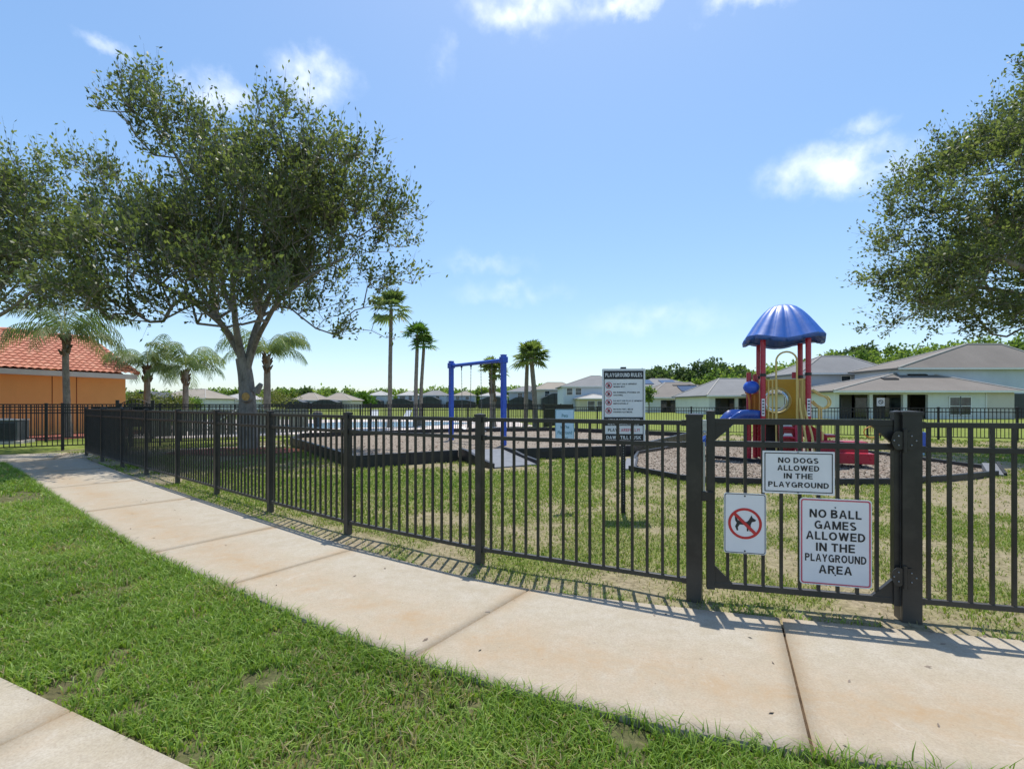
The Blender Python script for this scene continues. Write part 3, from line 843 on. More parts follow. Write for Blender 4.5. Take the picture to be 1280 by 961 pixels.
TS = .185          # stroke weight of the block capitals, in cap heights
def _arc(cx, cy, rx, ry, a0, a1, n=10): return [(cx+rx*math.cos(R(a0+(a1-a0)*i/n)), cy+ry*math.sin(R(a0+(a1-a0)*i/n))) for i in range(n+1)]
def _rect(x0, y0, x1, y1): return ('P', [(x0,y0),(x1,y0),(x1,y1),(x0,y1)])
def glyph(c):
    t = TS; h0 = t/2; h1 = 1-t/2; S_ = lambda p, cl=False: ('S', p, cl)
    if c == 'A': w = .76; return w, [('P', [(0,0),(t*1.05,0),(w/2+t*.15,1),(w/2-t*.52,1)]), ('P', [(w-t*1.05,0),(w,0),(w/2+t*.52,1),(w/2-t*.15,1)]), _rect(.17,.24,w-.17,.24+t*.9)]
    if c == 'B': w = .66; return w, [_rect(0,0,t,1), S_([(t*.5,h0)]+_arc(w-.27,.285,.27-t/2,.285-t/2,-90,90)+[(t*.5,.57-t/2)]), S_([(t*.5,.43+t/2)]+_arc(w-.29,.745,.24-t/2,.255-t/2,-90,90)+[(t*.5,h1)])]
    if c == 'C': w = .74; return w, [S_(_arc(w/2,.5,w/2-t/2,.5-t/2,48,312,18))]
    if c == 'D': w = .70; return w, [_rect(0,0,t,1), S_([(t*.5,h0)]+_arc(.28,.5,w-.28-t/2,.5-t/2,-90,90,14)+[(t*.5,h1)])]
    if c == 'E': w = .60; return w, [_rect(0,0,t,1), _rect(t*.9,0,w,t), _rect(t*.9,.5-t/2,w-.04,.5+t/2), _rect(t*.9,1-t,w,1)]
    if c == 'F': w = .57; return w, [_rect(0,0,t,1), _rect(t*.9,.47-t/2,w-.05,.47+t/2), _rect(t*.9,1-t,w,1)]
    if c == 'G': w = .78; return w, [S_(_arc(w/2,.5,w/2-t/2,.5-t/2,48,335,20)), _rect(w*.54,.5-t*.55,w,.5+t*.35), _rect(w-t*.95,.02,w,.5-t*.2)]
    if c == 'H': w = .70; return w, [_rect(0,0,t,1), _rect(w-t,0,w,1), _rect(t*.9,.5-t/2,w-t*.9,.5+t/2)]
    if c == 'I': return t, [_rect(0,0,t,1)]
    if c == 'J': w = .52; return w, [S_(_arc(w/2,.25,w/2-t/2,.25-t/2,180,360)+[(w-t/2,1)])]
    if c == 'K': w = .70; return w, [_rect(0,0,t,1), ('P', [(t*.8,.32),(t*.8,.54),(w-t*1.3,1),(w-.02,1)]), ('P', [(.24,.53),(w-t*1.2,0),(w,0),(.36,.65)])]
    if c == 'L': w = .56; return w, [_rect(0,0,t,1), _rect(t*.9,0,w,t)]
    if c == 'M': w = .88; return w, [_rect(0,0,t,1), _rect(w-t,0,w,1), ('P', [(0,1),(w/2-t*.4,0),(w/2+t*.4,0),(t*1.25,1)]), ('P', [(w,1),(w-t*1.25,1),(w/2-t*.4,0),(w/2+t*.4,0)])]
    if c == 'N': w = .72; return w, [_rect(0,0,t,1), _rect(w-t,0,w,1), ('P', [(0,1),(w-t*1.15,0),(w,0),(t*1.15,1)])]
    if c == 'O': w = .80; return w, [S_(_arc(w/2,.5,w/2-t/2,.5-t/2,0,345,23), True)]
    if c == 'P': w = .64; return w, [_rect(0,0,t,1), S_([(t*.5,.42+t/2)]+_arc(w-.29,.71,.29-t/2,.29-t/2,-90,90)+[(t*.5,h1)])]
    if c == 'R': w = .69; return w, [_rect(0,0,t,1), S_([(t*.5,.43+t/2)]+_arc(w-.33,.715,.29-t/2,.285-t/2,-90,90)+[(t*.5,h1)]), ('P', [(.28,.47),(w-t*1.1,0),(w,0),(.45,.47)])]
    if c == 'S': w = .66; return w, [S_(_arc(w/2,.735,w/2-t/2-.01,.265-t/2,35,270,12)[:-1]+_arc(w/2,.275,w/2-t/2,.275-t/2,90,-145,12))]
    if c == 'T': w = .64; return w, [_rect(0,1-t,w,1), _rect(w/2-t/2,0,w/2+t/2,1-t*.9)]
    if c == 'U': w = .70; return w, [S_([(t/2,1)]+_arc(w/2,.32,w/2-t/2,.32-t/2,180,360,12)+[(w-t/2,1)])]
    if c == 'V': w = .72; return w, [('P', [(0,1),(w/2-t*.5,0),(w/2+t*.2,0),(t*1.05,1)]), ('P', [(w-t*1.05,1),(w/2-t*.2,0),(w/2+t*.5,0),(w,1)])]
    if c == 'W': w = 1.02; return w, [('P', [(0,1),(.2,0),(.2+t,0),(t,1)]), ('P', [(.2,0),(w/2-t/2,1),(w/2+t/2,1),(.2+t,0)]), ('P', [(w/2-t/2,1),(w-.2-t,0),(w-.2,0),(w/2+t/2,1)]), ('P', [(w-.2-t,0),(w-t,1),(w,1),(w-.2,0)])]
    if c == 'X': w = .7; return w, [('P', [(0,0),(t*1.1,0),(w,1),(w-t*1.1,1)]), ('P', [(0,1),(w-t*1.1,0),(w,0),(t*1.1,1)])]
    if c == 'Y': w = .72; return w, [('P', [(0,1),(w/2-t/2,.40),(w/2+t*.3,.44),(t*1.1,1)]), ('P', [(w,1),(w-t*1.1,1),(w/2-t*.3,.44),(w/2+t/2,.40)]), _rect(w/2-t/2,0,w/2+t/2,.44)]
    if c == '!': return t, [_rect(0,0,t,t), _rect(0,t*1.6,t,1)]
    if c == ',': return t, [('P', [(0,-.12),(t*.6,-.12),(t,t),(0,t)])]
    return .3, []
def block_text(mb, s, cx, cz, w, h, y):
    x = 0; out = []; k = 0
    for c in s:
        gw, parts = glyph(c)
        for p in parts:
            yy = y-.00018*(k % 4); k += 1
            if p[0] == 'P': out.append(([(x+a, b_) for a, b_ in p[1]], [tuple(range(len(p[1])))], yy))
            else:
                P = p[1]; n = len(P); L_ = []; R_ = []
                for i in range(n):
                    if p[2]: a = P[i-1]; b_ = P[(i+1) % n]
                    else: a = P[max(i-1, 0)]; b_ = P[min(i+1, n-1)]
                    dx, dy = b_[0]-a[0], b_[1]-a[1]; l = math.hypot(dx, dy) or 1; nx, ny = -dy/l*TS/2, dx/l*TS/2
                    L_.append((x+P[i][0]+nx, P[i][1]+ny)); R_.append((x+P[i][0]-nx, P[i][1]-ny))
                m = n if p[2] else n-1
                out.append((R_+L_, [(i, (i+1) % n, n+(i+1) % n, n+i) for i in range(m)], yy))
        x += gw+(.13 if c != ' ' else .0)
    tot = x-.13; sx = h if w is None else w/tot
    for V, F, yy in out:
        vs = [(cx+(a-tot/2)*sx, yy, cz+(b_-.5)*h) for a, b_ in V]
        fs = []
        for f in F:   # face the reader (-y): counter-clockwise in x,z
            ar = sum(vs[f[i]][0]*vs[f[(i+1) % len(f)]][2]-vs[f[(i+1) % len(f)]][0]*vs[f[i]][2] for i in range(len(f)))
            fs.append(f if ar > 0 else f[::-1])
        mb.add(vs, fs)

def text_part(lines, mat, parent, y, name='lettering', bold=.012):
    for (s, cx, cz, w, h) in lines:
        mb = MB()
        if s.upper() == s: block_text(mb, s, cx, cz, w, h, y)
        else:
            vs, F = text_geo(s, cx, cz, w, h, y, bold); mb.add(vs, F)
        mb.build(name, mat, parent)
def ring_outline(outer, inner, y0, y1, mb):
    """frame between two equal-length outlines"""
    n = len(outer)
    vs = [(p[0], y0, p[1]) for p in outer]+[(p[0], y0, p[1]) for p in inner]
    fs = [(i, (i+1) % n, n+(i+1) % n, n+i) for i in range(n)]
    return mb.add(vs, fs)
def gate_rect(p):   # corners tl, tr, br, bl pixels
    q = [gate_sz(*c) for c in p]
    x0 = (q[0][0]+q[3][0])/2; x1 = (q[1][0]+q[2][0])/2; z1 = (q[0][1]+q[1][1])/2; z0 = (q[2][1]+q[3][1])/2
    return x0, x1, z0, z1

SY = -.024
def sign_plate(name, label, x0, x1, z0, z1, rad, parent_loc, rz, y=SY, face=None):
    t = thing(name, label, 'sign', parent_loc, rz)
    mb = MB(); mb.slab_xz(rrect(x0, x1, z0, z1, rad), y-.003, y); mb.build('panel', face or M['sign_white'], t)
    return t
# NO DOGS
x0, x1, z0, z1 = gate_rect([(952,562),(1042,565),(1041,619),(952,614)])
t = sign_plate('gate_sign', 'white rectangular sign reading NO DOGS ALLOWED IN THE PLAYGROUND, upper on the gate', x0, x1, z0, z1, .004, LATCH, gang)
mb = MB(); ring_outline(rrect(x0+.012, x1-.012, z0+.012, z1-.012, .004), rrect(x0+.018, x1-.018, z0+.018, z1-.018, .003), SY-.0045, 0, mb); mb.build('border', M['ink'], t)
w = x1-x0; h = z1-z0; cx = (x0+x1)/2
text_part([('NO DOGS', cx, z0+h*.785, w*.56, h*.125), ('ALLOWED', cx, z0+h*.605, w*.58, h*.125), ('IN THE', cx, z0+h*.42, w*.40, h*.125), ('PLAYGROUND', cx, z0+h*.215, w*.84, h*.125)], M['ink'], t, SY-.0045, bold=.02)
mb = MB()
for bx in (x0+w*.5, ):
    for bz in (z0+.008, z1-.008): mb.sphere((bx, SY-.004, bz), .005, 8, 6)
mb.build('screw', M['galv'], t)
# dog pictogram
x0, x1, z0, z1 = gate_rect([(904,614),(957,617),(956,693),(904,688)])
t = sign_plate('gate_sign', 'white sign with red circle and slash over a black dog figure, hung on the gate', x0, x1, z0, z1, .018, LATCH, gang)
mb = MB(); ring_outline(rrect(x0+.005, x1-.005, z0+.005, z1-.005, .016), rrect(x0+.0095, x1-.0095, z0+.0095, z1-.0095, .013), SY-.0045, 0, mb); mb.build('border', M['ink'], t)
cx = (x0+x1)/2; cz = (z0+z1)/2; rr_ = (x1-x0)*.40
dog = [(-.42,-.40),(-.34,-.40),(-.36,-.22),(-.26,-.06),(.10,-.08),(.10,-.42),(.18,-.42),(.20,-.2),(.24,-.42),(.32,-.42),(.30,-.06),(.36,.10),(.52,.14),(.58,.22),(.40,.34),(.34,.48),(.27,.34),(.2,.20),(.10,.10),(-.22,.12),(-.36,.18),(-.44,.36),(-.52,.38),(-.50,.16),(-.42,.02),(-.50,-.18)]
mb = MB(); mb.slab_xz([(cx+a*rr_*1.15, cz+b*rr_*1.15) for a, b in dog], SY-.0045, SY-.003); mb.build('dog_pictogram', M['ink'], t)
mb = MB(); NN = 40
ring_outline([(cx+rr_*math.cos(2*PI*k/NN), cz+rr_*math.sin(2*PI*k/NN)) for k in range(NN)], [(cx+rr_*.84*math.cos(2*PI*k/NN), cz+rr_*.84*math.sin(2*PI*k/NN)) for k in range(NN)], SY-.005, 0, mb)
c45 = math.cos(PI/4); q = rr_*.9; wd = rr_*.07
mb.slab_xz([(cx-q*c45-wd, cz+q*c45-wd), (cx+q*c45-wd, cz-q*c45-wd), (cx+q*c45+wd, cz-q*c45+wd), (cx-q*c45+wd, cz+q*c45+wd)], SY-.0060, SY-.0052)
mb.build('prohibition_ring', M['red'], t)
mb = MB()
for bz in (z0+.02, z1-.02): mb.sphere((cx, SY-.004, bz), .006, 8, 6)
mb.build('screw', M['ink'], t)
# NO BALL GAMES
x0, x1, z0, z1 = gate_rect([(998,621),(1088,624),(1087,734),(998,727)])
t = sign_plate('gate_sign', 'large white sign with red border reading NO BALL GAMES ALLOWED, lower right on the gate', x0, x1, z0, z1, .022, LATCH, gang)
mb = MB(); ring_outline(rrect(x0+.007, x1-.007, z0+.007, z1-.007, .018), rrect(x0+.016, x1-.016, z0+.016, z1-.016, .012), SY-.0045, 0, mb); mb.build('border', M['pinkred'], t)
w = x1-x0; h = z1-z0; cx = (x0+x1)/2
text_part([('NO BALL', cx, z0+h*.825, w*.72, h*.095), ('GAMES', cx, z0+h*.695, w*.58, h*.095), ('ALLOWED', cx, z0+h*.57, w*.82, h*.095), ('IN THE', cx, z0+h*.44, w*.54, h*.095), ('PLAYGROUND', cx, z0+h*.315, w*.85, h*.088), ('AREA', cx, z0+h*.185, w*.46, h*.095)], M['ink'], t, SY-.0045, bold=.02)
mb = MB()
for bz in (z0+h*.90, z0+h*.125): mb.sphere((cx, SY-.004, bz), .005, 8, 6)
mb.build('screw', M['ink'], t)

# rules sign on its post
RZ = 6.2; RC = Vector(((779.5-640)/600*RZ, RZ, 0))
t = thing('rules_sign', 'tall black and white PLAYGROUND RULES sign on a dark post behind the fence', 'sign', RC, R(-4))
mb = MB(); mb.box((0, .035, .93), (.055, .04, 1.90)); po = mb.build('post', M['blackplastic'], t, False, .004)
mb = MB()
for i in range(26): mb.box((0, .0145, .12+i*.033), (.012, .003, .012))
mb.build('punched_hole', M['vinyl'], po)
W2 = .275; z0, z1 = .895, 1.862; hh = z1-z0
mb = MB(); mb.slab_xz(rrect(-W2, W2, z0, z1, .012), .0, .006); mb.build('panel', M['sign_white'], t)
fz = lambda y: z1-(y-60)/(478-60)*hh       # rows read off the enlarged photo
mb = MB()
mb.slab_xz([(-.252, fz(118)), (.252, fz(118)), (.252, fz(72)), (-.252, fz(72))], -.002, 0)
mb.slab_xz([(-.252, fz(378)), (.252, fz(378)), (.252, fz(330)), (-.252, fz(330))], -.002, 0)
mb.slab_xz([(-.252, fz(462)), (.252, fz(462)), (.252, fz(424)), (-.252, fz(424))], -.002, 0)
ring_outline([(-.252, fz(462)), (.252, fz(462)), (.252, fz(72)), (-.252, fz(72))], [(-.244, fz(458)), (.244, fz(458)), (.244, fz(76)), (-.244, fz(76))], -.003, 0, mb)
mb.build('black_bands', M['ink'], t)
text_part([('PLAYGROUND RULES', 0, fz(95), .47, .05), ('ADULT SUPERVISION', 0, fz(347), .40, .034), ('RECOMMENDED', 0, fz(368), .40, .026), ('DAWN TILL DUSK', 0, fz(443), .44, .042)], M['sign_white'], t, -.0042, bold=.015)
small = []
for i, (a, b) in enumerate((('DO NOT USE EQUIPMENT', 'WHEN WET'), ('NO RUNNING, PUSHING OR', 'SHOVING'), ('DO NOT USE PLAY EQUIPMENT', 'IMPROPERLY'), ('NO BARE FEET, WEAR', 'PROPER FOOTWEAR'))):
    z = fz(153+i*47)
    wa = (.30, .335, .37, .25)[i]; wb = (.15, .12, .19, .24)[i]
    small.append((a, -.13+wa/2, z+.018, wa, .019)); small.append((b, -.13+wb/2, z-.018, wb, .019))
text_part(small, M['ink'], t, -.0015, 'small_lettering', bold=.012)
text_part([('PLAY', -.14, fz(402), .12, .04)], M['ink'], t, -.0015, 'small_lettering', bold=.012)
text_part([('CAREFULLY!', .07, fz(402), .27, .04)], M['pinkred'], t, -.0015, 'red_lettering', bold=.012)
mb = MB()
for i in range(4):
    cx, cz, rr_ = -.19, fz(153+i*47), .042; NN = 24
    ring_outline([(cx+rr_*math.cos(2*PI*k/NN), cz+rr_*math.sin(2*PI*k/NN)) for k in range(NN)], [(cx+rr_*.78*math.cos(2*PI*k/NN), cz+rr_*.78*math.sin(2*PI*k/NN)) for k in range(NN)], -.0026, 0, mb)
    q = rr_*.85*c45; wd = .0035
    mb.slab_xz([(cx-q-wd, cz+q-wd), (cx+q-wd, cz-q-wd), (cx+q+wd, cz-q+wd), (cx-q+wd, cz+q+wd)], -.0032, -.0028)
mb.build('prohibition_ring', M['pinkred'], t)
mb = MB()
for i in range(4):
    cx, cz = -.19, fz(153+i*47)
    mb.slab_xz([(cx-.018,cz-.022),(cx+.004,cz-.022),(cx+.02,cz-.006),(cx+.008,cz+.022),(cx-.006,cz+.02),(cx-.014,cz+.004)], -.002, 0)
mb.build('rule_pictogram', M['ink'], t)
mb = MB(); mb.box((0, .03, z1+.012), (.07, .05, .022)); mb.build('post_cap', M['fence'], t, False, .003)

# pale blue pets sign
PC = Vector(((702-640)/600*6.54, 6.54, 0))
t = thing('pets_sign', 'small pale blue sign with teal lettering on a thin post behind the fence', 'sign', PC, R(6))
mb = MB(); mb.box((.03, .03, .64), (.04, .035, 1.36)); mb.build('post', M['blackplastic'], t, False, .003)
pw = .132; z0, z1 = .905, 1.335
cxp = .045
mb = MB(); mb.slab_xz(rrect(cxp-pw, cxp+pw, z0, z1, .012), 0, .005); mb.build('panel', M['ltblue'], t)
mb = MB(); ring_outline(rrect(cxp-pw+.004, cxp+pw-.004, z0+.004, z1-.004, .01), rrect(cxp-pw+.009, cxp+pw-.009, z0+.009, z1-.009, .007), -.0015, 0, mb); mb.build('border', M['teal'], t)
text_part([('Pets', cxp, z0+.345, .085, .045), ('Not Allowed', cxp, z0+.265, .2, .036), ('In The', cxp, z0+.19, .12, .04), ('Playground', cxp, z0+.115, .2, .045), ('Area', cxp, z0+.045, .09, .038)], M['teal'], t, -.0015, bold=.01)

# small square sign on the back fence
q = at(1101, 502, 20.4)
t = thing('fence_sign', 'small white square sign with grey circle mark above the back fence', 'sign', (q.x, q.y, 0), R(-20))
mb = MB(); mb.box((0, .03, .86), (.04, .04, 1.75)); mb.build('post', M['fence_far'], t)
mb = MB(); mb.slab_xz(rrect(-.14, .14, 1.33, 1.68, .01), 0, .006); mb.build('panel', M['sign_white'], t)
mb = MB(); ring_outline([(.09*math.cos(2*PI*k/20), 1.51+.09*math.sin(2*PI*k/20)) for k in range(20)], [(.06*math.cos(2*PI*k/20), 1.51+.06*math.sin(2*PI*k/20)) for k in range(20)], -.002, 0, mb)
mb.slab_xz([(-.05,1.55),(.04,1.46),(.055,1.475),(-.035,1.565)], -.003, -.001); mb.build('circle_mark', M['acgrey'], t)

# ----------------------------------------------------------- swing set
pa = Vector((-2.24, 17.7, .09)); pb = Vector((-.27, 15.4, .09)); sd = (pb-pa).normalized(); sa = math.atan2(sd.y, sd.x)
t = thing('swing_set', 'blue steel swing frame with two square posts standing on wood chips', 'swing set', (pa+pb)/2)
for p in (pa, pb):
    mb = MB(); mb.box((p.x, p.y, 1.50), (.145, .145, 2.98), sa); po = mb.build('post', M['blue'], t, True, .012)
    mb = MB(); mb.box((p.x, p.y, 2.83), (.21, .21, .2), sa); mb.build('collar', M['blue'], po, True, .015)
    mb = MB(); mb.box((p.x, p.y, 2.985), (.16, .16, .03), sa); mb.build('cap', M['blue'], po, True, .008)
mb = MB(); mb.tube([pa+Vector((0,0,2.73)), pb+Vector((0,0,2.73))], .062, 12); mb.build('beam', M['blue'], t, True)
span = (pb-pa).length
def swing(s0, s1, label, dz, seatmat):
    a = pa+sd*(span*s0); b = pa+sd*(span*s1); c = (a+b)/2
    tt = thing('swing', label, 'swing', (c.x, c.y, .09), 0, 'swings on the blue frame')
    nrm = Vector((-sd.y, sd.x, 0))
    for p in (a, b):
        q = Vector((p.x, p.y, dz)); q = q+(c-p)*.15; q.z = dz
        top = Vector((p.x, p.y, 2.76))
        mb = MB()
        n = int((top.z-q.z)/.05)
        for i in range(n):
            u = top.lerp(q, i/n); v = top.lerp(q, (i+.72)/n)
            d_ = sd if i % 2 else nrm
            mb.bar(u+d_*.009, v+d_*.009, .010, .010); mb.bar(u-d_*.009, v-d_*.009, .010, .010)
        ch = mb.build('chain', M['chain'], tt, True)
        mb = MB(); mb.box((p.x, p.y, 2.745), (.05, .05, .07), sa); mb.tube([(p.x,p.y,2.70),(p.x,p.y,2.62)], .018, 8); mb.build('hanger', M['blackplastic'], ch, True)
    mb = MB()
    A = a+(c-a)*.15; B = b+(c-b)*.15
    n = 8; vs = []; fs = []
    for i in range(n+1):
        f = i/n; p = A.lerp(B, f); z = dz-.09*math.sin(PI*f)
        for s_ in (-.075, .075):
            for th in (0, -.016): vs.append((p.x+nrm.x*s_, p.y+nrm.y*s_, z+th))
    for i in range(n):
        k = i*4
        fs += [(k,k+2,k+6,k+4),(k+1,k+5,k+7,k+3),(k,k+4,k+5,k+1),(k+2,k+3,k+7,k+6)]
    fs += [(0,1,3,2),(n*4,n*4+2,n*4+3,n*4+1)]
    mb.add(vs, fs, False); mb.build('seat', seatmat, tt, True)
swing(.22, .41, 'belt swing with pale grey seat on chains, nearer the far blue post', .62, M['whitevinyl'])
swing(.60, .80, 'belt swing with dark seat on chains, nearer the front blue post', .58, M['blackplastic'])

# --------------------------------------------------- play area borders
def border(name, label, runs, h, th, mat, closed=False, z=0.0, tl=1.2):
    t = thing(name, label, 'border', runs[0][0])
    for pts in runs:
        for a, b in zip(pts[:-1], pts[1:]):
            a = Vector(a); b = Vector(b); L = (b-a).length; n = max(1, round(L/tl)); d = (b-a)/L
            for i in range(n):
                p = a+d*(L*i/n+.004); q = a+d*(L*(i+1)/n-.004)
                mb = MB(); mb.bar(p+Vector((0,0,z+h/2-.02)), q+Vector((0,0,z+h/2-.02)), th, h+.04)
                nrm = Vector((d.y, -d.x, 0))
                if h > .2:
                    for f in (.16, .84):
                        c = p.lerp(q, f)
                        for s_ in (1, -1):
                            mb.bar(c-d*.09+nrm*(th/2*s_)+Vector((0,0,h*.62)), c+d*.09+nrm*(th/2*s_)+Vector((0,0,h*.62)), .014, .07)
                mb.build('border_timber', mat, t, True, .008)
    return t
b = A1
border('play_border', 'tall black plastic border around the swing area wood chips', [
    [b[8], b[0], b[1], b[2]], [b[3], b[4], b[5], b[6], b[7], b[8]]], .27, .1, M['blackplastic'])
border('play_border', 'low black plastic border around the tower wood chips', [
    [A2[12], A2[11], A2[10], A2[9], A2[8]], [A2[7], A2[6], A2[5], A2[4], A2[3], A2[2], A2[1], A2[0]], [Vector((4.9,12.7,0)), Vector((6.0,11.3,0))]], .095, .07, M['blackplastic'], tl=1.5)
# wedge pieces closing the low border
for nm, a, b_, lab in (('border_wedge', A2[0], A2[12], 'grey sloped border end piece behind the rules sign post'), ('border_wedge', A2[7], A2[8], 'grey sloped border end piece at the right corner of the tower area')):
    t = thing(nm, lab, 'border piece', a)
    d = (b_-a).normalized(); L = min((b_-a).length, .75); n_ = Vector((-d.y, d.x, 0))
    mb = MB(); e = a+d*L
    vs = [a+n_*.12, a-n_*.12, e-n_*.12, e+n_*.12]
    vs = [(v.x, v.y, -.02) for v in vs]+[(vs[0].x, vs[0].y, .02), (vs[1].x, vs[1].y, .02), (vs[2].x, vs[2].y, .17), (vs[3].x, vs[3].y, .17)]
    mb.add(vs, [(0,1,2,3),(7,6,5,4),(0,4,5,1),(1,5,6,2),(2,6,7,3),(3,7,4,0)]); mb.build('wedge', M['greyplastic'], t, True, .006)
    mb = MB(); mb.bar(Vector(vs[5])-d*.0+Vector((0,0,.01)), Vector(vs[6])+Vector((0,0,.01)), .05, .06); mb.build('side_kerb', M['blackplastic'], t, True, .006)
    if (b_-a).length > 1.0:
        mb = MB(); mb.bar(e+Vector((0,0,.05)), b_+Vector((0,0,.05)), .07, .1); mb.build('border_timber', M['blackplastic'], t, True, .008)

# access ramp into the swing area
r0, r1, r2, r3 = Vector((-1.33,12.25,0)), Vector((-.2,12.45,0)), Vector((.62,11.25,0)), Vector((-.42,10.6,0))
t = thing('access_ramp', 'grey ramp with black side kerbs leading up to the swing area', 'ramp', r0)
mb = MB(); hz = .25
mb.add([r0+Vector((0,0,hz)), r1+Vector((0,0,hz)), r2+Vector((0,0,.01)), r3+Vector((0,0,.01)), r0-Vector((0,0,.04)), r1-Vector((0,0,.04)), r2-Vector((0,0,.04)), r3-Vector((0,0,.04))],
       [(3,2,1,0),(4,5,6,7),(0,1,5,4),(1,2,6,5),(2,3,7,6),(3,0,4,7)])
mb.build('ramp_surface', M['greyplastic'], t, True)
for a, e in ((r0, r3), (r1, r2)):
    mb = MB(); d = (e-a).normalized(); n_ = Vector((d.y, -d.x, 0)).normalized()*.045
    prof = [(0, .30), (.25, .28), (.6, .17), (1.0, .1)]
    L = (e-a).length; vs = []
    for f, z in prof:
        p = a+d*(L*f)
        for s_ in (-1, 1):
            vs.append((p.x+n_.x*s_, p.y+n_.y*s_, -.03)); vs.append((p.x+n_.x*s_, p.y+n_.y*s_, z))
    fs = [(0,1,3,2)]
    for i in range(3):
        k = i*4
        fs += [(k+1,k+5,k+7,k+3),(k,k+4,k+5,k+1),(k+2,k+3,k+7,k+6)]
    fs.append((12,14,15,13)); mb.add(vs, fs); mb.build('side_kerb', M['blackplastic'], t, True, .008)

# ------------------------------------------------------------- play tower
TC = Vector((6.82, 12.12, 0)); trz = -math.atan2(.38, .925)
T = thing('play_tower', 'play tower with blue dome roof, red posts and yellow panels', 'play tower', TC, trz)
hw, hd = .48, .55
def tl(px, py, d):     # measured point -> tower local
    p = at(px, py, d)-TC
    c, s = math.cos(-trz), math.sin(-trz)
    return Vector((p.x*c-p.y*s, p.x*s+p.y*c, p.z))
for x, y in ((-hw,-hd),(hw,-hd),(-hw,hd),(hw,hd)):
    mb = MB(); mb.tube([(x,y,-.05),(x,y,2.98)], .062, 14); po = mb.build('post', M['red_post'], T)
    if y < 0:
        mb = MB(); sx_ = x-.0 ; mb.box((x, y-.064, 1.33), (.07, .008, .42)); lb = mb.build('post_label', M['sign_white'], po)
        mb = MB()
        for k in range(5): mb.box((x, y-.069, 1.18+k*.075), (.045, .003, .035))
        mb.build('label_print', M['acgrey'], lb)
    for z in (1.0, 2.12):
        mb = MB(); mb.tube([(x,y,z-.035),(x,y,z+.035)], .074, 14); mb.build('clamp', M['fence'], po)
# domed roof: ribbed, four scalloped sides
nu, nv = 96, 16; vs = []; fs = []
def roof_r(a):   # rounded square plan
    c, s = abs(math.cos(a)), abs(math.sin(a)); return .87/((c**3.2+s**3.2)**(1/3.2))
for i in range(nv+1):
    f = i/nv
    for k in range(nu):
        a = 2*PI*k/nu+PI/4*0
        prof = f**.92
        zz = 3.04+.88*float(np.interp(f, (0,.15,.3,.45,.6,.75,.9,1), (1,.975,.90,.765,.585,.37,.145,0)))
        rib = 1-.075*min(1, f*2.2)*(1 if (k % 6) == 0 else (.25 if (k % 6) in (1, 5) else 0))
        sag = f**3*(.055*math.cos(4*a)*1.0)
        r_ = roof_r(a)*prof*rib*1.04
        vs.append((r_*math.cos(a), r_*math.sin(a), zz-sag))
for i in range(nv):
    for k in range(nu):
        a = i*nu+k; b_ = i*nu+(k+1) % nu; fs.append((a, a+nu, b_+nu, b_))
mb = MB(); mb.add(vs, fs, True)
rim = [Vector(vs[nv*nu+k]) for k in range(nu)]
lo = [(p.x*.985, p.y*.985, p.z-.10) for p in rim]; li = [(p.x*.9, p.y*.9, p.z-.06) for p in rim]
n0 = nu; mb.add([tuple(p) for p in rim]+lo+li, [(k, nu+k, nu+(k+1) % nu, (k+1) % nu) for k in range(nu)]+[(nu+k, 2*nu+k, 2*nu+(k+1) % nu, nu+(k+1) % nu) for k in range(nu)], True)
inn = [(v[0]*.93, v[1]*.93, v[2]-.05) for v in vs]; mb.add(inn, [tuple(reversed(f)) for f in fs], True)
M['dome'] = simple('blue_dome_plastic', (.018,.125,.5), (.012,.10,.42), 3, .44, 1.0, rlo=.36)
rf = mb.build('roof', M['dome'], T)
# deck
mb = MB(); mb.box((0, 0, .93), (2*hw, 2*hd, .06)); mb.build('deck', M['blackplastic'], T, False, .006)
mb = MB(); mb.box((-.12,.2,.45),(.5,.4,.86)); mb.build('shade_box', M['blackplastic'], T, False, .02)
# back panel with round bubble window
x0p, x1p, z0p, z1p = -.42, .42, .98, 2.06; cxr, czr, rr_ = -.08, 1.50, .31
NN = 48
def sqp(k):
    a = 2*PI*(k+.5)/NN; c, s = math.cos(a), math.sin(a)
    tx = ((x1p-cxr) if c > 0 else (cxr-x0p))/max(abs(c), 1e-6); tz = ((z1p-czr) if s > 0 else (czr-z0p))/max(abs(s), 1e-6)
    q = min(tx, tz); return (cxr+c*q, czr+s*q)
outer = [sqp(k) for k in range(NN)]; inner = [(cxr+rr_*math.cos(2*PI*(k+.5)/NN), czr+rr_*math.sin(2*PI*(k+.5)/NN)) for k in range(NN)]
mb = MB()
yA, yB = hd-.05, hd-.01
vs = [(p[0], yA, p[1]) for p in outer]+[(p[0], yA, p[1]) for p in inner]+[(p[0], yB, p[1]) for p in outer]+[(p[0], yB, p[1]) for p in inner]
fs = []
for k in range(NN):
    j = (k+1) % NN
    fs += [(k, j, NN+j, NN+k), (2*NN+j, 2*NN+k, 3*NN+k, 3*NN+j), (NN+k, NN+j, 3*NN+j, 3*NN+k), (j, k, 2*NN+k, 2*NN+j)]
mb.add(vs, fs); pan = mb.build('bubble_panel', M['yellow_p'], T)
mb = MB()
ro = [(cxr+rr_*1.06*math.cos(2*PI*k/NN), yA-.02, czr+rr_*1.06*math.sin(2*PI*k/NN)) for k in range(NN+1)]
mb.tube(ro, .028, 8, False); mb.build('window_ring', M['yellow_t'], pan)
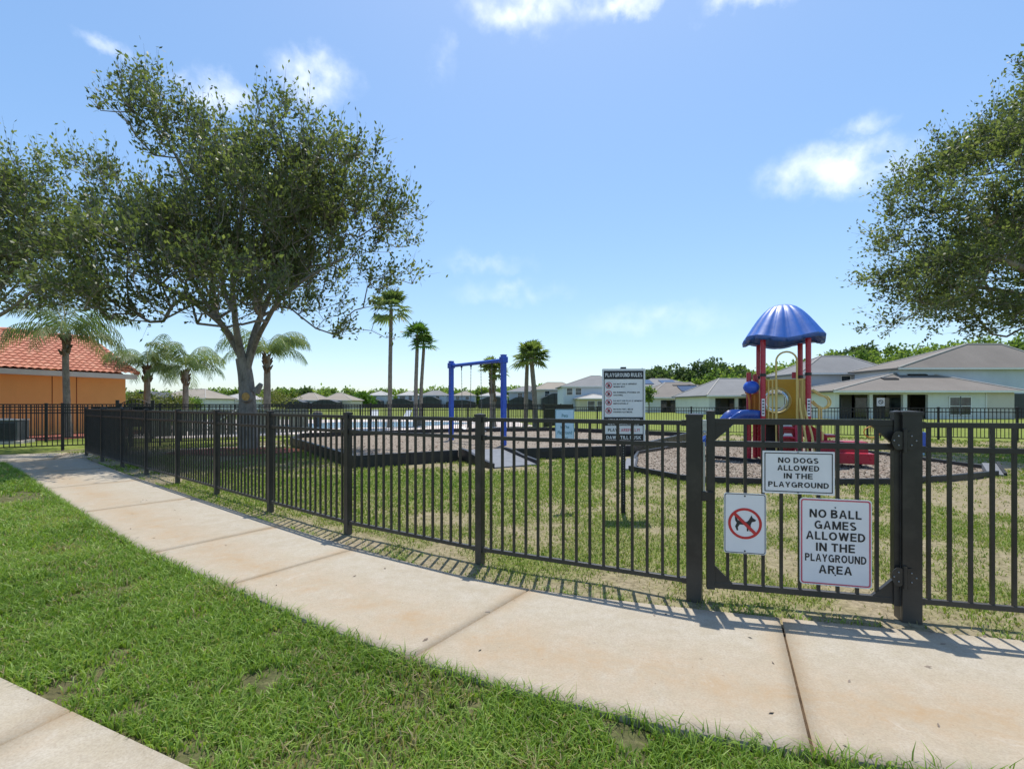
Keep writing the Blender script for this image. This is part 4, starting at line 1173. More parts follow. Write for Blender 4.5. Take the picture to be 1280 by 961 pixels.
def clearmat():
    m = bpy.data.materials.new('clear_bubble_plastic'); m.use_nodes = True; nt = m.node_tree; nt.nodes.clear()
    out = N(nt, 'ShaderNodeOutputMaterial'); tr = N(nt, 'ShaderNodeBsdfTransparent'); tr.inputs[0].default_value = (.93,.96,.97,1)
    gl = N(nt, 'ShaderNodeBsdfGlossy'); gl.inputs['Roughness'].default_value = .12; gl.inputs[0].default_value = (.85,.92,.98,1)
    fr = N(nt, 'ShaderNodeFresnel'); fr.inputs['IOR'].default_value = 1.5
    ms = N(nt, 'ShaderNodeMixShader'); nt.links.new(fr.outputs[0], ms.inputs[0]); nt.links.new(tr.outputs[0], ms.inputs[1]); nt.links.new(gl.outputs[0], ms.inputs[2])
    nt.links.new(ms.outputs[0], out.inputs[0]); return m
mb = MB(); vs = []; fs = []
for i in range(9):
    f = i/8
    for k in range(NN): vs.append((cxr+rr_*math.cos(f*PI/2)*math.cos(2*PI*k/NN), yB+.25*math.sin(f*PI/2), czr+rr_*math.cos(f*PI/2)*math.sin(2*PI*k/NN)))
for i in range(8):
    for k in range(NN): fs.append((i*NN+k, (i+1)*NN+k, (i+1)*NN+(k+1) % NN, i*NN+(k+1) % NN))
mb.add(vs, fs, True); mb.build('bubble_window', clearmat(), pan)
# yellow bar barriers on the sides
for x in (-hw+.01, hw-.01):
    mb = MB()
    for k in range(7): mb.tube([(x, -hd+.12+k*.145, 1.0), (x, -hd+.12+k*.145, 2.04)], .017, 8)
    for z in (1.0, 2.04): mb.tube([(x, -hd+.06, z), (x, hd-.06, z)], .021, 8)
    mb.build('bar_barrier', M['yellow_t'], T)
mb = MB()
for xx in (-.36,-.27,-.18): mb.tube([(xx, -hd+.02, 1.0), (xx, -hd+.02, 2.0)], .018, 8)
mb.tube([(-.40,-hd+.02,2.0),(-.16,-hd+.02,2.0)], .02, 8); mb.tube([(-.40,-hd+.02,1.0),(-.16,-hd+.02,1.0)], .02, 8)
for xx in (.28,.36): mb.tube([(xx, -hd+.02, 1.0), (xx, -hd+.02, 2.0)], .018, 8)
mb.tube([(.26,-hd+.02,2.0),(.42,-hd+.02,2.0)], .02, 8)
mb.build('bar_barrier', M['yellow_t'], T)
# entry arch loop
mb = MB(); ax0, ax1 = -.2, .24; r_ = (ax1-ax0)/2
pts = [(ax0, -hd-.10, .1), (ax0, -hd-.08, .6), (ax0, -hd-.03, 1.1), (ax0, -hd-.03, 2.42)]+[((ax0+ax1)/2-r_*math.cos(PI*k/10), -hd-.03, 2.45+r_*math.sin(PI*k/10)) for k in range(11)]+[(ax1, -hd-.03, 2.42), (ax1, -hd-.03, 1.1), (ax1+.02, -hd-.08, .6), (ax1+.04, -hd-.10, .1)]
mb.tube(pts, .021, 10); mb.build('entry_arch', M['yellow_t'], T)
# red arch climber with rungs and hand holes
cw = .17
for s_ in (-1, 1):
    mb = MB(); prof = [(-hd-.12-.42*(1-f)**1.5, .0+.93*f) for f in [i/10 for i in range(11)]]
    for (y0, z0_), (y1, z1_) in zip(prof[:-1], prof[1:]):
        mb.bar((.03+s_*cw, y0, z0_), (.03+s_*cw, y1, z1_), .05, .11, up=(0, -1, .4))
    mb.build('climber_side', M['red_p'], T)
for i in range(4):
    f = (i+.55)/4.1; y = -hd-.12-.42*(1-f)**1.5; z = .93*f
    mb = MB()
    # arched step: thick red lip under a grey tread recess
    pts = [(.03-cw, y, z)]+[(.03-cw*math.cos(PI*k/8), y-.01, z+.045*math.sin(PI*k/8)) for k in range(1, 8)]+[(.03+cw, y, z)]
    mb.tube(pts, .032, 8); mb.build('climber_rung', M['red_p'], T)
    mb = MB(); mb.slab_xz([(.03-.11, z+.05), (.03+.11, z+.05), (.03+.075, z+.135), (.03-.075, z+.135)], y+.03, y+.05); mb.build('hand_hold', M['whitevinyl'], T)
mb = MB(); mb.slab_xz([(.03-cw, .05), (.03+cw, .05), (.03+cw*.9, .9), (.03-cw*.9, .9)], -hd-.06, -hd-.03); mb.build('climber_panel', M['red_p'], T)
# handrails to the right of the climber
mb = MB()
mb.tube([(.30,-hd-.02,1.55),(.31,-hd-.06,1.25),(.36,-hd-.2,.85),(.42,-hd-.32,.3),(.43,-hd-.34,.02)], .024, 10)
mb.tube([(.40,-hd-.0,1.40),(.44,-hd-.06,1.1),(.52,-hd-.2,.7),(.57,-hd-.32,.2),(.58,-hd-.34,.02)], .024, 10)
mb.build('handrail', M['yellow_t'], T)
# lower left landing with extra posts, blue hood, orange panel, slide
Lp = [tl(936, 575, 12.1), tl(944, 572, 12.5)]
for i, (p, top) in enumerate(zip(Lp, (2.19, 2.17))):
    mb = MB(); mb.tube([(p.x,p.y,-.05),(p.x,p.y,top)], .058, 12); po = mb.build('post', M['red_post'], T)
    mb = MB(); mb.sphere((p.x,p.y,top), .06, 12, 6, (1,1,.5)); mb.build('post_cap', M['orange_p'], po)
p, q = Lp[0], Vector((-hw,-hd+.1,0))
mb = MB(); mb.box(((p.x+q.x)/2, (p.y+q.y)/2+.15, .95), (abs(q.x-p.x)+.25, .7, .06)); mb.build('landing', M['blackplastic'], T, False, .006)
mb = MB(); a = Vector((p.x+.02, p.y-.02, 0)); b_ = Vector((-hw-.06, -hd+.35, 0)); mb.bar((a.x, a.y+.1, 1.42), (b_.x, b_.y, 1.42), .04, .5); op = mb.build('slide_panel', M['orange_p'], T, False, .01)
mb = MB(); mb.tube([(a.x, a.y-.03, 1.02), (a.x-.01, a.y-.05, 1.5), (a.x-.04, a.y-.05, 1.65), (a.x-.10, a.y-.05, 1.72)], .028, 8); mb.tube([(a.x+.1, a.y-.03, 1.02), (a.x+.1, a.y-.05, 1.62)], .02, 8); mb.build('grip_tube', M['orange_p'], T)
mb = MB(); hc = tl(938, 485, 12.0); mb.sphere((hc.x+.02, hc.y, hc.z+.02), .19, 16, 10, (1.0, .8, .85)); mb.build('slide_hood', M['blue'], T)
# slide: trough along a path
M['slide_blue'] = simple('slide_blue_plastic', (.028,.085,.36), (.02,.065,.28), 3, .3, .5, rlo=.22)
s0 = tl(944, 521, 12.1); s1 = tl(918, 521, 12.0); s2 = tl(897, 540, 12.0); s3 = tl(881, 553, 12.1); s4 = tl(870, 558, 12.15)
ctrl = [s0, s1, s2, s3, s4]; path = []
for i in range(4):
    for k in range(6):
        tt = k/6; P0 = ctrl[max(i-1, 0)]; P1 = ctrl[i]; P2 = ctrl[i+1]; P3 = ctrl[min(i+2, 4)]
        path.append(.5*((2*P1)+(P2-P0)*tt+(2*P0-5*P1+4*P2-P3)*tt**2+(3*P1-P0-3*P2+P3)*tt**3))
path.append(s4)
prof = [(-.30,.20),(-.26,.21),(-.235,.06),(-.12,.0),(.12,.0),(.235,.06),(.26,.21),(.30,.20),(.27,-.02),(.13,-.05),(-.13,-.05),(-.27,-.02)]
vs = []; fs = []; np_ = len(prof)
for i, p in enumerate(path):
    d = (path[min(i+1, len(path)-1)]-path[max(i-1, 0)]); d.z = 0; d.normalize(); s_ = Vector((-d.y, d.x, 0))
    for a, z in prof: vs.append(p+s_*a+Vector((0,0,z-.05)))
for i in range(len(path)-1):
    for k in range(np_):
        a = i*np_+k; b_ = i*np_+(k+1) % np_; fs.append((a, b_, b_+np_, a+np_))
fs += [tuple(range(np_))[::-1], tuple((len(path)-1)*np_+k for k in range(np_))]
mb = MB(); mb.add(vs, fs, True); mb.build('slide', M['slide_blue'], T)
e = path[-3]; mb = MB(); mb.tube([(e.x, e.y, -.04), (e.x, e.y, e.z-.08)], .04, 8); mb.build('slide_leg', M['red_post'], T)
# right: transfer steps, side wall, wave loops
def lbox(p, size, mat, name, bev=.015):
    mb = MB(); mb.box(p, size); return mb.build(name, mat, T, False, bev)
w0 = tl(1008, 536, 11.5); w1 = tl(1034, 553, 11.2)
mb = MB(); vs = []
for p in (w0, w1):
    for dz in (-.16, .16):
        for dy in (-.03, .03): vs.append((p.x, p.y+dy, p.z+dz))
mb.add(vs, [(0,4,5,1),(2,3,7,6),(0,2,6,4),(1,5,7,3),(0,1,3,2),(4,6,7,5)]); mb.build('stair_side_panel', M['red_p'], T, False, .012)
mb = MB(); w2 = tl(1027, 548, 11.1); mb.tube([(w2.x+.02, w2.y, .3), (w2.x+.02, w2.y, w2.z+.16)], .022, 8); mb.build('handrail', M['yellow_t'], T)
c = tl(1062, 553, 10.85)
lbox((c.x-.16, c.y+.12, .43), (.98, .42, .26), M['red_p'], 'transfer_step')
lbox((c.x-.14, c.y-.26, .22), (1.0, .36, .23), M['red_p'], 'transfer_step')
lbox((c.x-.16, c.y+.12, .557), (.94, .38, .02), M['red_p'], 'step_tread', .006)
mb = MB()
for dx in (-.5, .2):
    mb.tube([(c.x+dx, c.y+.05, -.04), (c.x+dx, c.y+.05, .3)], .045, 10)
mb.build('step_leg', M['blackplastic'], T)
c2 = tl(1030, 545, 11.4)
lbox((c2.x, c2.y+.1, .66), (.46, .5, .06), M['red_p'], 'transfer_step')
for k, (dx, dd) in enumerate(((0, 0), (.085, .28))):
    mb = MB(); d0 = 11.5+dd; o = dx
    def q(px, py): 
        v = tl(px, py, d0); return Vector((v.x+o*.6, v.y, v.z))
    pts = [q(1013,487), q(1019,490), q(1025,494)]
    cc = q(1026,502.5); rr2 = .155
    loop = [cc+Vector((rr2*math.sin(a_), 0, rr2*math.cos(a_))) for a_ in [R(v) for v in range(10, 175, 16)]]
    pts = pts+loop+[q(1023,509), q(1018,506), q(1013,501)]
    mb.tube(pts, .021, 8)
    v = q(1023.5,509); mb.tube([v, Vector((v.x, v.y, .0))], .021, 8)
    mb.build('grab_loop', M['yellow_t'], T)
lbox((hw-.12, hd, 2.16), (.14, .06, .16), M['red_post'], 'post_bracket', .01)

# small pieces of equipment further right
q = G(1090, 553); q.z = 0
t = thing('spring_ring', 'thin orange ring on a post standing behind the red steps', 'play ring', q)
mb = MB(); c = at(1090, 540, q.y)
mb.tube([(c.x+.30*math.cos(2*PI*k/24), q.y, c.z-.0+.2*math.sin(2*PI*k/24)) for k in range(25)], .02, 8, False); mb.build('ring', M['orange_p'], t, True)
mb = MB(); mb.tube([(c.x, q.y, -.05), (c.x, q.y, c.z-.2)], .025, 8); mb.tube([(c.x-.08, q.y, c.z+.0), (c.x-.08, q.y, c.z+.5)], .016, 8); mb.tube([(c.x+.02, q.y, c.z+.0), (c.x+.02, q.y, c.z+.5)], .016, 8); mb.build('post', M['yellow_t'], t, True)
q = G(1153, 568)
t = thing('activity_board', 'blue plastic activity board half hidden behind the thick hinge post', 'play panel', q, R(20))
mb = MB(); mb.slab_xz(rrect(-.12, .17, .08, .62, .05), -.04, .04); mb.build('panel', M['blue'], t, False, .01)
mb = MB(); mb.box((.12, .06, .3), (.07, .06, .66)); mb.build('post', M['ltblue'], t, False, .01)

# ------------------------------------------------------------ clubhouse
E1 = Vector((-20.85, 25.9, 0)); wd_ = Vector((-.4,-.917,0)); pr = Vector((-.917,.4,0))
B = thing('clubhouse', 'orange stucco building with terracotta tile roof at the left edge', 'building', E1)
wl, dp = 22.0, 10.0; eh = 2.85
M['orange'] = stucco('orange_stucco', (.92,.42,.14))
M['orange_joint'] = simple('orange_joint_groove', (.25,.06,.015), None, 5, .9)
M['cream'] = simple('cream_fascia', (.62,.57,.5), (.55,.5,.43), 2, .6, .3)
mb = MB(); a = E1; b_ = E1+wd_*wl; c_ = b_+pr*dp; d_ = E1+pr*dp
mb.prism([(a.x,a.y),(d_.x,d_.y),(c_.x,c_.y),(b_.x,b_.y)], -.1, eh+.12); wallo = mb.build('wall', M['orange'], B, True)
mb = MB()
nrm = Vector((.917,-.4,0))
for s_ in (2.15, 3.1, 6.0, 10.5):
    p = E1+wd_*s_; mb.bar(p+nrm*.0+Vector((0,0,.1)), p+Vector((0,0,eh)), .035, .012, up=(nrm.x, nrm.y, 0))
mb.build('wall_joint', M['orange_joint'], wallo, True)
# roof tiles: corrugated sheet with stepped courses
def tile_slope(e0, along, inward, Lx, run, z0, rise, mat, parent):
    ncol = int(Lx/.28); sub = 6; rows = int(math.hypot(run, rise)/.36)
    vs = []; fs = []
    nxv = ncol*sub+1
    for r in range(rows):
        for half in (0, 1):
            f = (r+half)/rows; lift = .05 if half == 0 else 0.0
            for i in range(nxv):
                ph = (i % sub)/sub; bump_ = .055*abs(math.sin(PI*ph))
                p = e0+along*(Lx*i/(nxv-1))+inward*(run*f)
                vs.append((p.x, p.y, z0+rise*f+bump_+lift))
    for r in range(rows*2-1):
        for i in range(nxv-1):
            k = r*nxv+i; fs.append((k, k+1, k+nxv+1, k+nxv))
    mb = MB(); mb.add(vs, fs, False); return mb.build('roof', mat, parent, True)
def tilemat():
    m, nt, b = newmat('terracotta_roof_tile'); co = coords(nt)
    n1 = noise(nt, co, 3.2, 2, .5); n2 = noise(nt, co, .6, 4); n3 = noise(nt, co, 14, 4, .6)
    k = ramp(nt, n1, [(.3, (.40,.135,.075)), (.5, (.49,.185,.105)), (.7, (.56,.265,.165))])
    k = mix(nt, ramp(nt, n2, [(.5, 0.0), (.8, .4)]), k, (.35,.10,.06))
    k = mix(nt, ramp(nt, n3, [(.5, 0.0), (.75, .35)]), k, (.62,.34,.22))
    nt.links.new(k, b.inputs['Base Color']); b.inputs['Roughness'].default_value = .75; return m
M['tile'] = tilemat()
oh = .5; run = 4.6; rise = 2.15
e0 = E1+Vector((0.4,.917,0))*.3+nrm*oh
rfo = tile_slope(e0, wd_, pr, wl, run, eh+.16, rise, M['tile'], B)
e1 = e0+pr*(run*2); 
tile_slope(e1+wd_*wl, -wd_, -pr, wl, run, eh+.16, rise, M['tile'], B)
mb = MB()
ra = e0+pr*run+Vector((0,0,eh+.16+rise+.03)); rb = ra+wd_*wl
n = 40
for i in range(n):
    p = ra.lerp(rb, i/n); q = ra.lerp(rb, (i+1.12)/n); mb.tube([p+Vector((0,0,.02)), q], [.16, .13], 10)
nn = 13
for i in range(nn):   # rake tiles down the gable end
    p = (e0+Vector((0,0,eh+.2))).lerp(ra, i/nn); q = (e0+Vector((0,0,eh+.2))).lerp(ra, (i+1.15)/nn); mb.tube([p+Vector((0,0,.03)), q], [.13, .11], 10)
mb.build('ridge_tiles', M['tile'], rfo, True)
mb = MB(); p = e0+Vector((0,0,eh+.03)); q = e0+wd_*wl+Vector((0,0,eh+.03)); mb.bar(p, q, .04, .24)
mb.bar(p-nrm*.3+Vector((0,0,-.10)), q-nrm*.3+Vector((0,0,-.10)), .56, .03)
mb.build('fascia', M['cream'], B, True)
mb = MB()   # gable triangle
a = E1+Vector((0,0,eh+.10)); c_ = E1+pr*(2*run-2*oh)+Vector((0,0,eh+.1)); top = E1+pr*(run-oh)+Vector((0,0,eh+rise-.1))
mb.add([a, c_, top], [(0,1,2)]); mb.build('gable', M['orange'], B, True)

# AC unit
q = Vector((-19.05, 17.9, 0))
t = thing('air_conditioner', 'grey outdoor air conditioner cabinet standing before the orange wall', 'air conditioner', q, R(24))
mb = MB(); mb.box((0,0,.42), (1.25,.9,.74)); mb.build('cabinet', M['acgrey'], t, False, .02)
mb = MB()
for k in range(14): mb.box((0,-.456,.14+k*.042), (1.12,.008,.02))
mb.build('grille', M['ventdark'], t)
mb = MB(); mb.box((0,0,.825), (1.27,.92,.05)); mb.tube([(0,0,.845),(0,0,.875)], .34, 20); mb.build('top_panel', M['galv'], t, False, .01)
mb = MB(); mb.box((0,0,.0), (1.5,1.1,.1)); mb.build('pad', M['pooldeck'], t)

# ---------------------------------------------------------------- pool
sheet('pool_deck', [(-17,20.5),(-13.5,20.4),(1.6,31.5),(-.5,46),(-30,46)], -.03, M['pooldeck'])
def watermat():
    m, nt, b = newmat('pool_water'); b.inputs['Base Color'].default_value = (.06,.27,.52,1); b.inputs['Roughness'].default_value = .06
    n = noise(nt, coords(nt, True), 2.5, 3); bump(nt, b, n, .25, .05)
    nt.links.new(ramp(nt, noise(nt, coords(nt, True), .7, 3), [(.3, (.04,.20,.46)), (.7, (.12,.36,.58))]), b.inputs['Base Color']); return m
sheet('pool_water', [(-17.5,30),(-13,27.6),(-6,31.5),(-2.6,36.5),(-6,40),(-14,39)], -.02, watermat())
def lounge(p, rz, label):
    t = thing('pool_chair', label, 'chair', p, rz, 'pool chairs on the deck')
    mb = MB(); mb.box((0,0,.36), (.6,1.2,.04)); mb.build('seat', M['whitevinyl'], t)
    mb = MB(); mb.bar((0,.6,.36), (0,1.0,.95), .6, .04, up=(0,-1,.6)); mb.build('backrest', M['whitevinyl'], t)
    for x in (-.27,.27):
        for y in (-.5,.5):
            mb = MB(); mb.box((x,y,.17), (.05,.05,.36)); mb.build('leg', M['whitevinyl'], t)
lounge(at(470,520,40).xy.to_3d(), .4, 'white pool chair left of the tall thin palm')
lounge(at(502,520,40).xy.to_3d(), -.5, 'white pool chair between the tall palm and the bright palm pair')
q = at(397, 512, 30); t = thing('trash_bin', 'dark bin standing on the pool deck beyond the fence', 'bin', (q.x, q.y, 0))
mb = MB(); mb.tube([(0,0,0),(0,0,.85)], [.24,.28], 14); mb.build('barrel', M['dark_int'], t)
mb = MB(); mb.sphere((0,0,.86), .29, 14, 6, (1,1,.4)); mb.build('lid', M['dark_int'], t)

# -------------------------------------------------------------- houses
WC = {'mint': (.70,.715,.665), 'grey': (.52,.54,.565), 'blue': (.58,.63,.69), 'beige': (.64,.59,.5), 'yellow': (.6,.55,.4), 'white': (.66,.66,.64), 'tan': (.5,.42,.33)}
for k, c in WC.items(): M['w_'+k] = stucco('stucco_'+k, c)
RCs = {'brown': (.235,.21,.185), 'grey': (.24,.24,.24), 'tan': (.33,.29,.24), 'pale': (.44,.43,.41), 'dark': (.165,.155,.15)}
M['r_cap'] = simple('ridge_cap_shingle', (.40,.375,.34), (.33,.31,.28), 2, .9, .1)
for k, c in RCs.items(): M['r_'+k] = shingle('shingle_'+k, c)

def hip(mb, x0, x1, y0, y1, z, h, ridge, th=.16):
    """hip roof slab; ridge = (xa, xb) ridge ends (x), mid depth"""
    ym = (y0+y1)/2
    vs = [(x0,y0,z),(x1,y0,z),(x1,y1,z),(x0,y1,z),(ridge[0],ym,z+h),(ridge[1],ym,z+h),(x0,y0,z-th),(x1,y0,z-th),(x1,y1,z-th),(x0,y1,z-th)]
    if ridge[1]-ridge[0] < .05:
        fs = [(0,1,4),(1,2,4),(2,3,4),(3,0,4)]
    else:
        fs = [(0,1,5,4),(1,2,5),(2,3,4,5),(3,0,4)]
    fs += [(6,7,1,0),(7,8,2,1),(8,9,3,2),(9,6,0,3),(9,8,7,6)]
    mb.add(vs, fs)
    CAPS.clear(); CAPS.extend([(vs[0],vs[4]),(vs[1],vs[5]),(vs[2],vs[5]),(vs[3],vs[4])]+([(vs[4],vs[5])] if ridge[1]-ridge[0] > .05 else []))
    return mb
CAPS = []
def ridge_caps(parent, mat):
    m = MB()
    for a, b_ in CAPS: m.tube([a, b_], .11, 6)
    return m.build('ridge_cap', mat, parent)

def window(parent, x, z, w, h, y, frame=M['white'], mull=True):
    f = MB(); b_ = .09
    f.box((x, y-.02, z+h/2+b_/2), (w+2*b_, .10, b_)); f.box((x, y-.02, z-h/2-b_/2), (w+2*b_, .10, b_))
    f.box((x-w/2-b_/2, y-.02, z), (b_, .10, h)); f.box((x+w/2+b_/2, y-.02, z), (b_, .10, h))
    if mull: f.box((x, y-.018, z), (w, .08, .06))
    wo = f.build('window', frame, parent)
    p = MB(); p.box((x, y+.0, z), (w, .03, h)); p.build('pane', M['glass'], wo)
    return wo

def house(label, d, px0, px1, wc, rc, eave=2.7, depth=10, rise=2.2, ridge=None, rz=0.0, stories=1, upper=None, windows=(), openings=(), cage=None, vents=(), solar=(), over=.5, name='house'):
    """px0..px1: wall edges as seen; builds in a local frame, x along the facade, front at y=0"""
    xa = (px0-640)/600*d; xb = (px1-640)/600*d; xc = (xa+xb)/2; w = (xb-xa)
    t = thing(name, label, 'house', (xc, d, 0), rz, 'houses behind the playground')
    lx = lambda px: (px-640)/600*d-xc
    # ground storey in piers round the openings
    ops = sorted([(lx(a), lx(b_), h_) for a, b_, h_ in openings])
    mb = MB(); x = -w/2; wm = M['w_'+wc]
    pts = []
    for a, b_, h_ in ops:
        if a > x+.02: mb.box(((x+a)/2, .15, eave/2-.1), (a-x, .3, eave+.2))
        mb.box(((a+b_)/2, .15, (h_+eave)/2), (b_-a, .3, eave-h_)); x = b_
    if w/2 > x+.02: mb.box(((x+w/2)/2, .15, eave/2-.1), (w/2-x, .3, eave+.2))
    mb.box((-w/2+.15, depth/2+.15, eave/2-.1), (.3, depth-.3, eave+.2)); mb.box((w/2-.15, depth/2+.15, eave/2-.1), (.3, depth-.3, eave+.2))
    mb.box((0, depth, eave/2-.1), (w, .3, eave+.2))
    wo = mb.build('wall', wm, t)
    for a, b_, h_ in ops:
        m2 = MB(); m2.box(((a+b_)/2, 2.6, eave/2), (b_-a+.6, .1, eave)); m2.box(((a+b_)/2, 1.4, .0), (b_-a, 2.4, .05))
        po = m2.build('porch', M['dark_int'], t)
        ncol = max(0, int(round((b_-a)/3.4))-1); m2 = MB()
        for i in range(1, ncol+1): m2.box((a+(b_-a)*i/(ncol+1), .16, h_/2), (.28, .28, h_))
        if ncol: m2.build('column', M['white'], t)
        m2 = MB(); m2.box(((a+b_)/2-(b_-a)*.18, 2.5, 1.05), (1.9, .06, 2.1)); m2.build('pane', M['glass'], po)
    mb = MB()
    rx = ridge or (-w/2+min(depth/2, w/2-.05), w/2-min(depth/2, w/2-.05))
    if ridge: rx = (lx(ridge[0]), lx(ridge[1]))
    hip(mb, -w/2-over, w/2+over, -over, depth+over, eave+.17, rise, rx)
    ro = mb.build('roof', M['r_'+rc], t); ridge_caps(ro, M['r_cap'])
    mb = MB(); mb.box((0, -over-.02, eave+.06), (w+2*over, .05, .2)); mb.build('fascia', M['white'], ro)
    for px, py, sw in vents:
        f = 0.5*(depth+2*over); pz = at(px, py, d+3).z; fr = min(max((pz-eave-.17)/rise, .1), .95)
        m2 = MB(); ang = math.atan2(rise, f)
        m2.box((lx(px), -over+f*fr, eave+.17+rise*fr+.06), (sw, .5, .12), 0, 0, Matrix.Rotation(ang, 3, 'X')); m2.build('roof_vent', M['ventdark'], ro)
    for pxa, pxb, f0, f1 in solar:
        f = .5*(depth+2*over); ang = math.atan2(rise, f); ln = math.hypot(rise, f)*(f1-f0); fm = (f0+f1)/2
        m2 = MB(); m2.box(((lx(pxa)+lx(pxb))/2, -over+f*fm-.04, eave+.17+rise*fm+.1), (lx(pxb)-lx(pxa), ln, .05), 0, 0, Matrix.Rotation(ang, 3, 'X')); m2.build('solar_panel', M['solar'], ro)
    for px, z, ww, hh in windows: window(wo, lx(px), z, ww, hh, -.02)
    if upper:
        ua, ub, uz, urise, uw, set_back, uridge, uwins = upper
        ux = lambda p: (p-640)/600*(d+set_back)-xc
        a, b_ = ux(ua), ux(ub)
        mb = MB(); ud = depth*.75; mb.box(((a+b_)/2, set_back+ud/2, (eave+uz)/2), (b_-a, ud, uz-eave+.2)); u = mb.build('upper_wall', M['w_'+uw], t)
        mb = MB(); rxx = (a+min(ud/2, (b_-a)/2-.02), b_-min(ud/2, (b_-a)/2-.02))
        if uridge: rxx = (ux(uridge[0]), ux(uridge[1]))
        hip(mb, a-over, b_+over, set_back-over, set_back+ud+over, uz+.15, urise, rxx)
        ur = mb.build('upper_roof', M['r_'+rc], t); ridge_caps(ur, M['r_cap'])
        mb = MB(); mb.box(((a+b_)/2, set_back-over-.02, uz+.05), (b_-a+2*over, .05, .18)); mb.build('fascia', M['white'], ur)
        for px, z, ww, hh in uwins: window(u, ux(px), z, ww, hh, set_back-.02)
    if cage:
        ca, cb, cz, dep = cage; a, b_ = lx(ca), lx(cb)
        m2 = MB(); n = 10; prof = []
        for i in range(n+1):
            f = i/n; prof.append((a+(b_-a)*f, cz*(.72+.28*min(1, 3.2*min(f, 1-f)))))
        poly = [(a, 0), (b_, 0)]+[(x_, z_) for x_, z_ in prof[::-1]]
        m2.slab_xz(poly, -dep, -.05)
        cg = m2.build('pool_cage', M['screen'], t)
        m2 = MB()
        for i in range(0, n+1, 2):
            x_, z_ = prof[i]; m2.box((x_, -dep-.04, z_/2), (.09, .08, z_))
        for z_ in (cz*.36, cz*.7): m2.box(((a+b_)/2, -dep-.045, z_), (b_-a, .06, .08))
        m2.build('cage_frame', M['ventdark'], cg)
    return t

house('pale green house with brown roof and double window right of the gate', 48, 1044, 1268, 'mint', 'brown', 2.62, 9, 2.0, (1165,1207), 0,
      openings=[(1049,1087,2.4),(1091,1129,2.4),(1134,1160,2.4)], windows=[(1193,1.25,1.0,1.7),(1206.5,1.25,1.0,1.7)], vents=[(1139,474,1.6),(1188,468,2.0)],
      upper=(1124,1330,5.2,3.0,'blue',4.0,(1245,1290),()))
_h = bpy.data.objects['house']; _x = lambda p: (p-640)/600*48-_h.location.x
mb = MB(); mb.box(((_x(1233)+_x(1267))/2, -.03, 1.28), (_x(1267)-_x(1233), .08, 2.6)); mb.build('side_wall', M['w_beige'], _h)
mb = MB(); mb.box((_x(1233)-.06, -.05, 1.3), (.09, .09, 2.6)); mb.build('downspout', M['white'], _h)
mb = MB(); mb.box(((_x(1274)+_x(1302))/2, .6, 1.25), (_x(1302)-_x(1274), .1, 2.5)); mb.build('porch_screen', M['screen'], _h)
house('grey house with upper window behind the red tower posts', 57, 985, 1052, 'beige', 'grey', 2.6, 10, 1.6, None, 0,
      openings=[(1000,1022,2.3),(1026,1048,2.3)], upper=(1002,1120,5.2,2.5,'grey',3.5,(1050,1085),((1057,4.3,1.1,1.3),)))
house('one storey grey roofed house directly left of the play tower', 69, 886, 986, 'mint', 'grey', 2.55, 14, 2.75, (925,962), 0,
      openings=[(894,919,2.3),(923,945,2.3),(950,975,2.3)])
house('pale green house with wide brown roof and three roof vents', 87, 812, 893, 'mint', 'brown', 2.55, 15, 3.0, (848,882), 0,
      openings=[(826,845,2.2),(847,858,2.2)], windows=[(876,1.2,1.2,1.8)], vents=[(866,481,3.4),(882,481,2.2)], solar=[(858,884,.35,.7)])
house('tan two storey house with solar panels on its roof', 108, 800, 872, 'tan', 'grey', 5.3, 14, 2.1, (826,845), 0, solar=[(806,820,.25,.8),(831,850,.3,.75)])
house('blue grey two storey house behind the rules sign', 104, 704, 772, 'blue', 'grey', 5.2, 13, 2.6, (745,757), 0, windows=[(712,4.2,1.2,1.4),(723,4.2,1.2,1.4)])
house('low cream house with dark windows left of the rules sign', 98, 724, 768, 'yellow', 'pale', 2.5, 8, .9, None, 0, windows=[(739,1.2,1.4,1.8),(751,1.2,1.4,1.8)])
house('beige two storey house with a big dark pool cage', 128, 668, 722, 'beige', 'tan', 5.3, 13, 2.1, (686,706), 0, windows=[(684,4.2,1.2,1.5),(715,4.2,1.2,1.5)], cage=(676,712,4.2,7))
house('grey house behind the double trunk palm', 138, 636, 684, 'grey', 'grey', 5.0, 12, 1.9, None, 0, windows=[(650,4.0,1.3,1.3)], cage=(636,664,3.4,6))
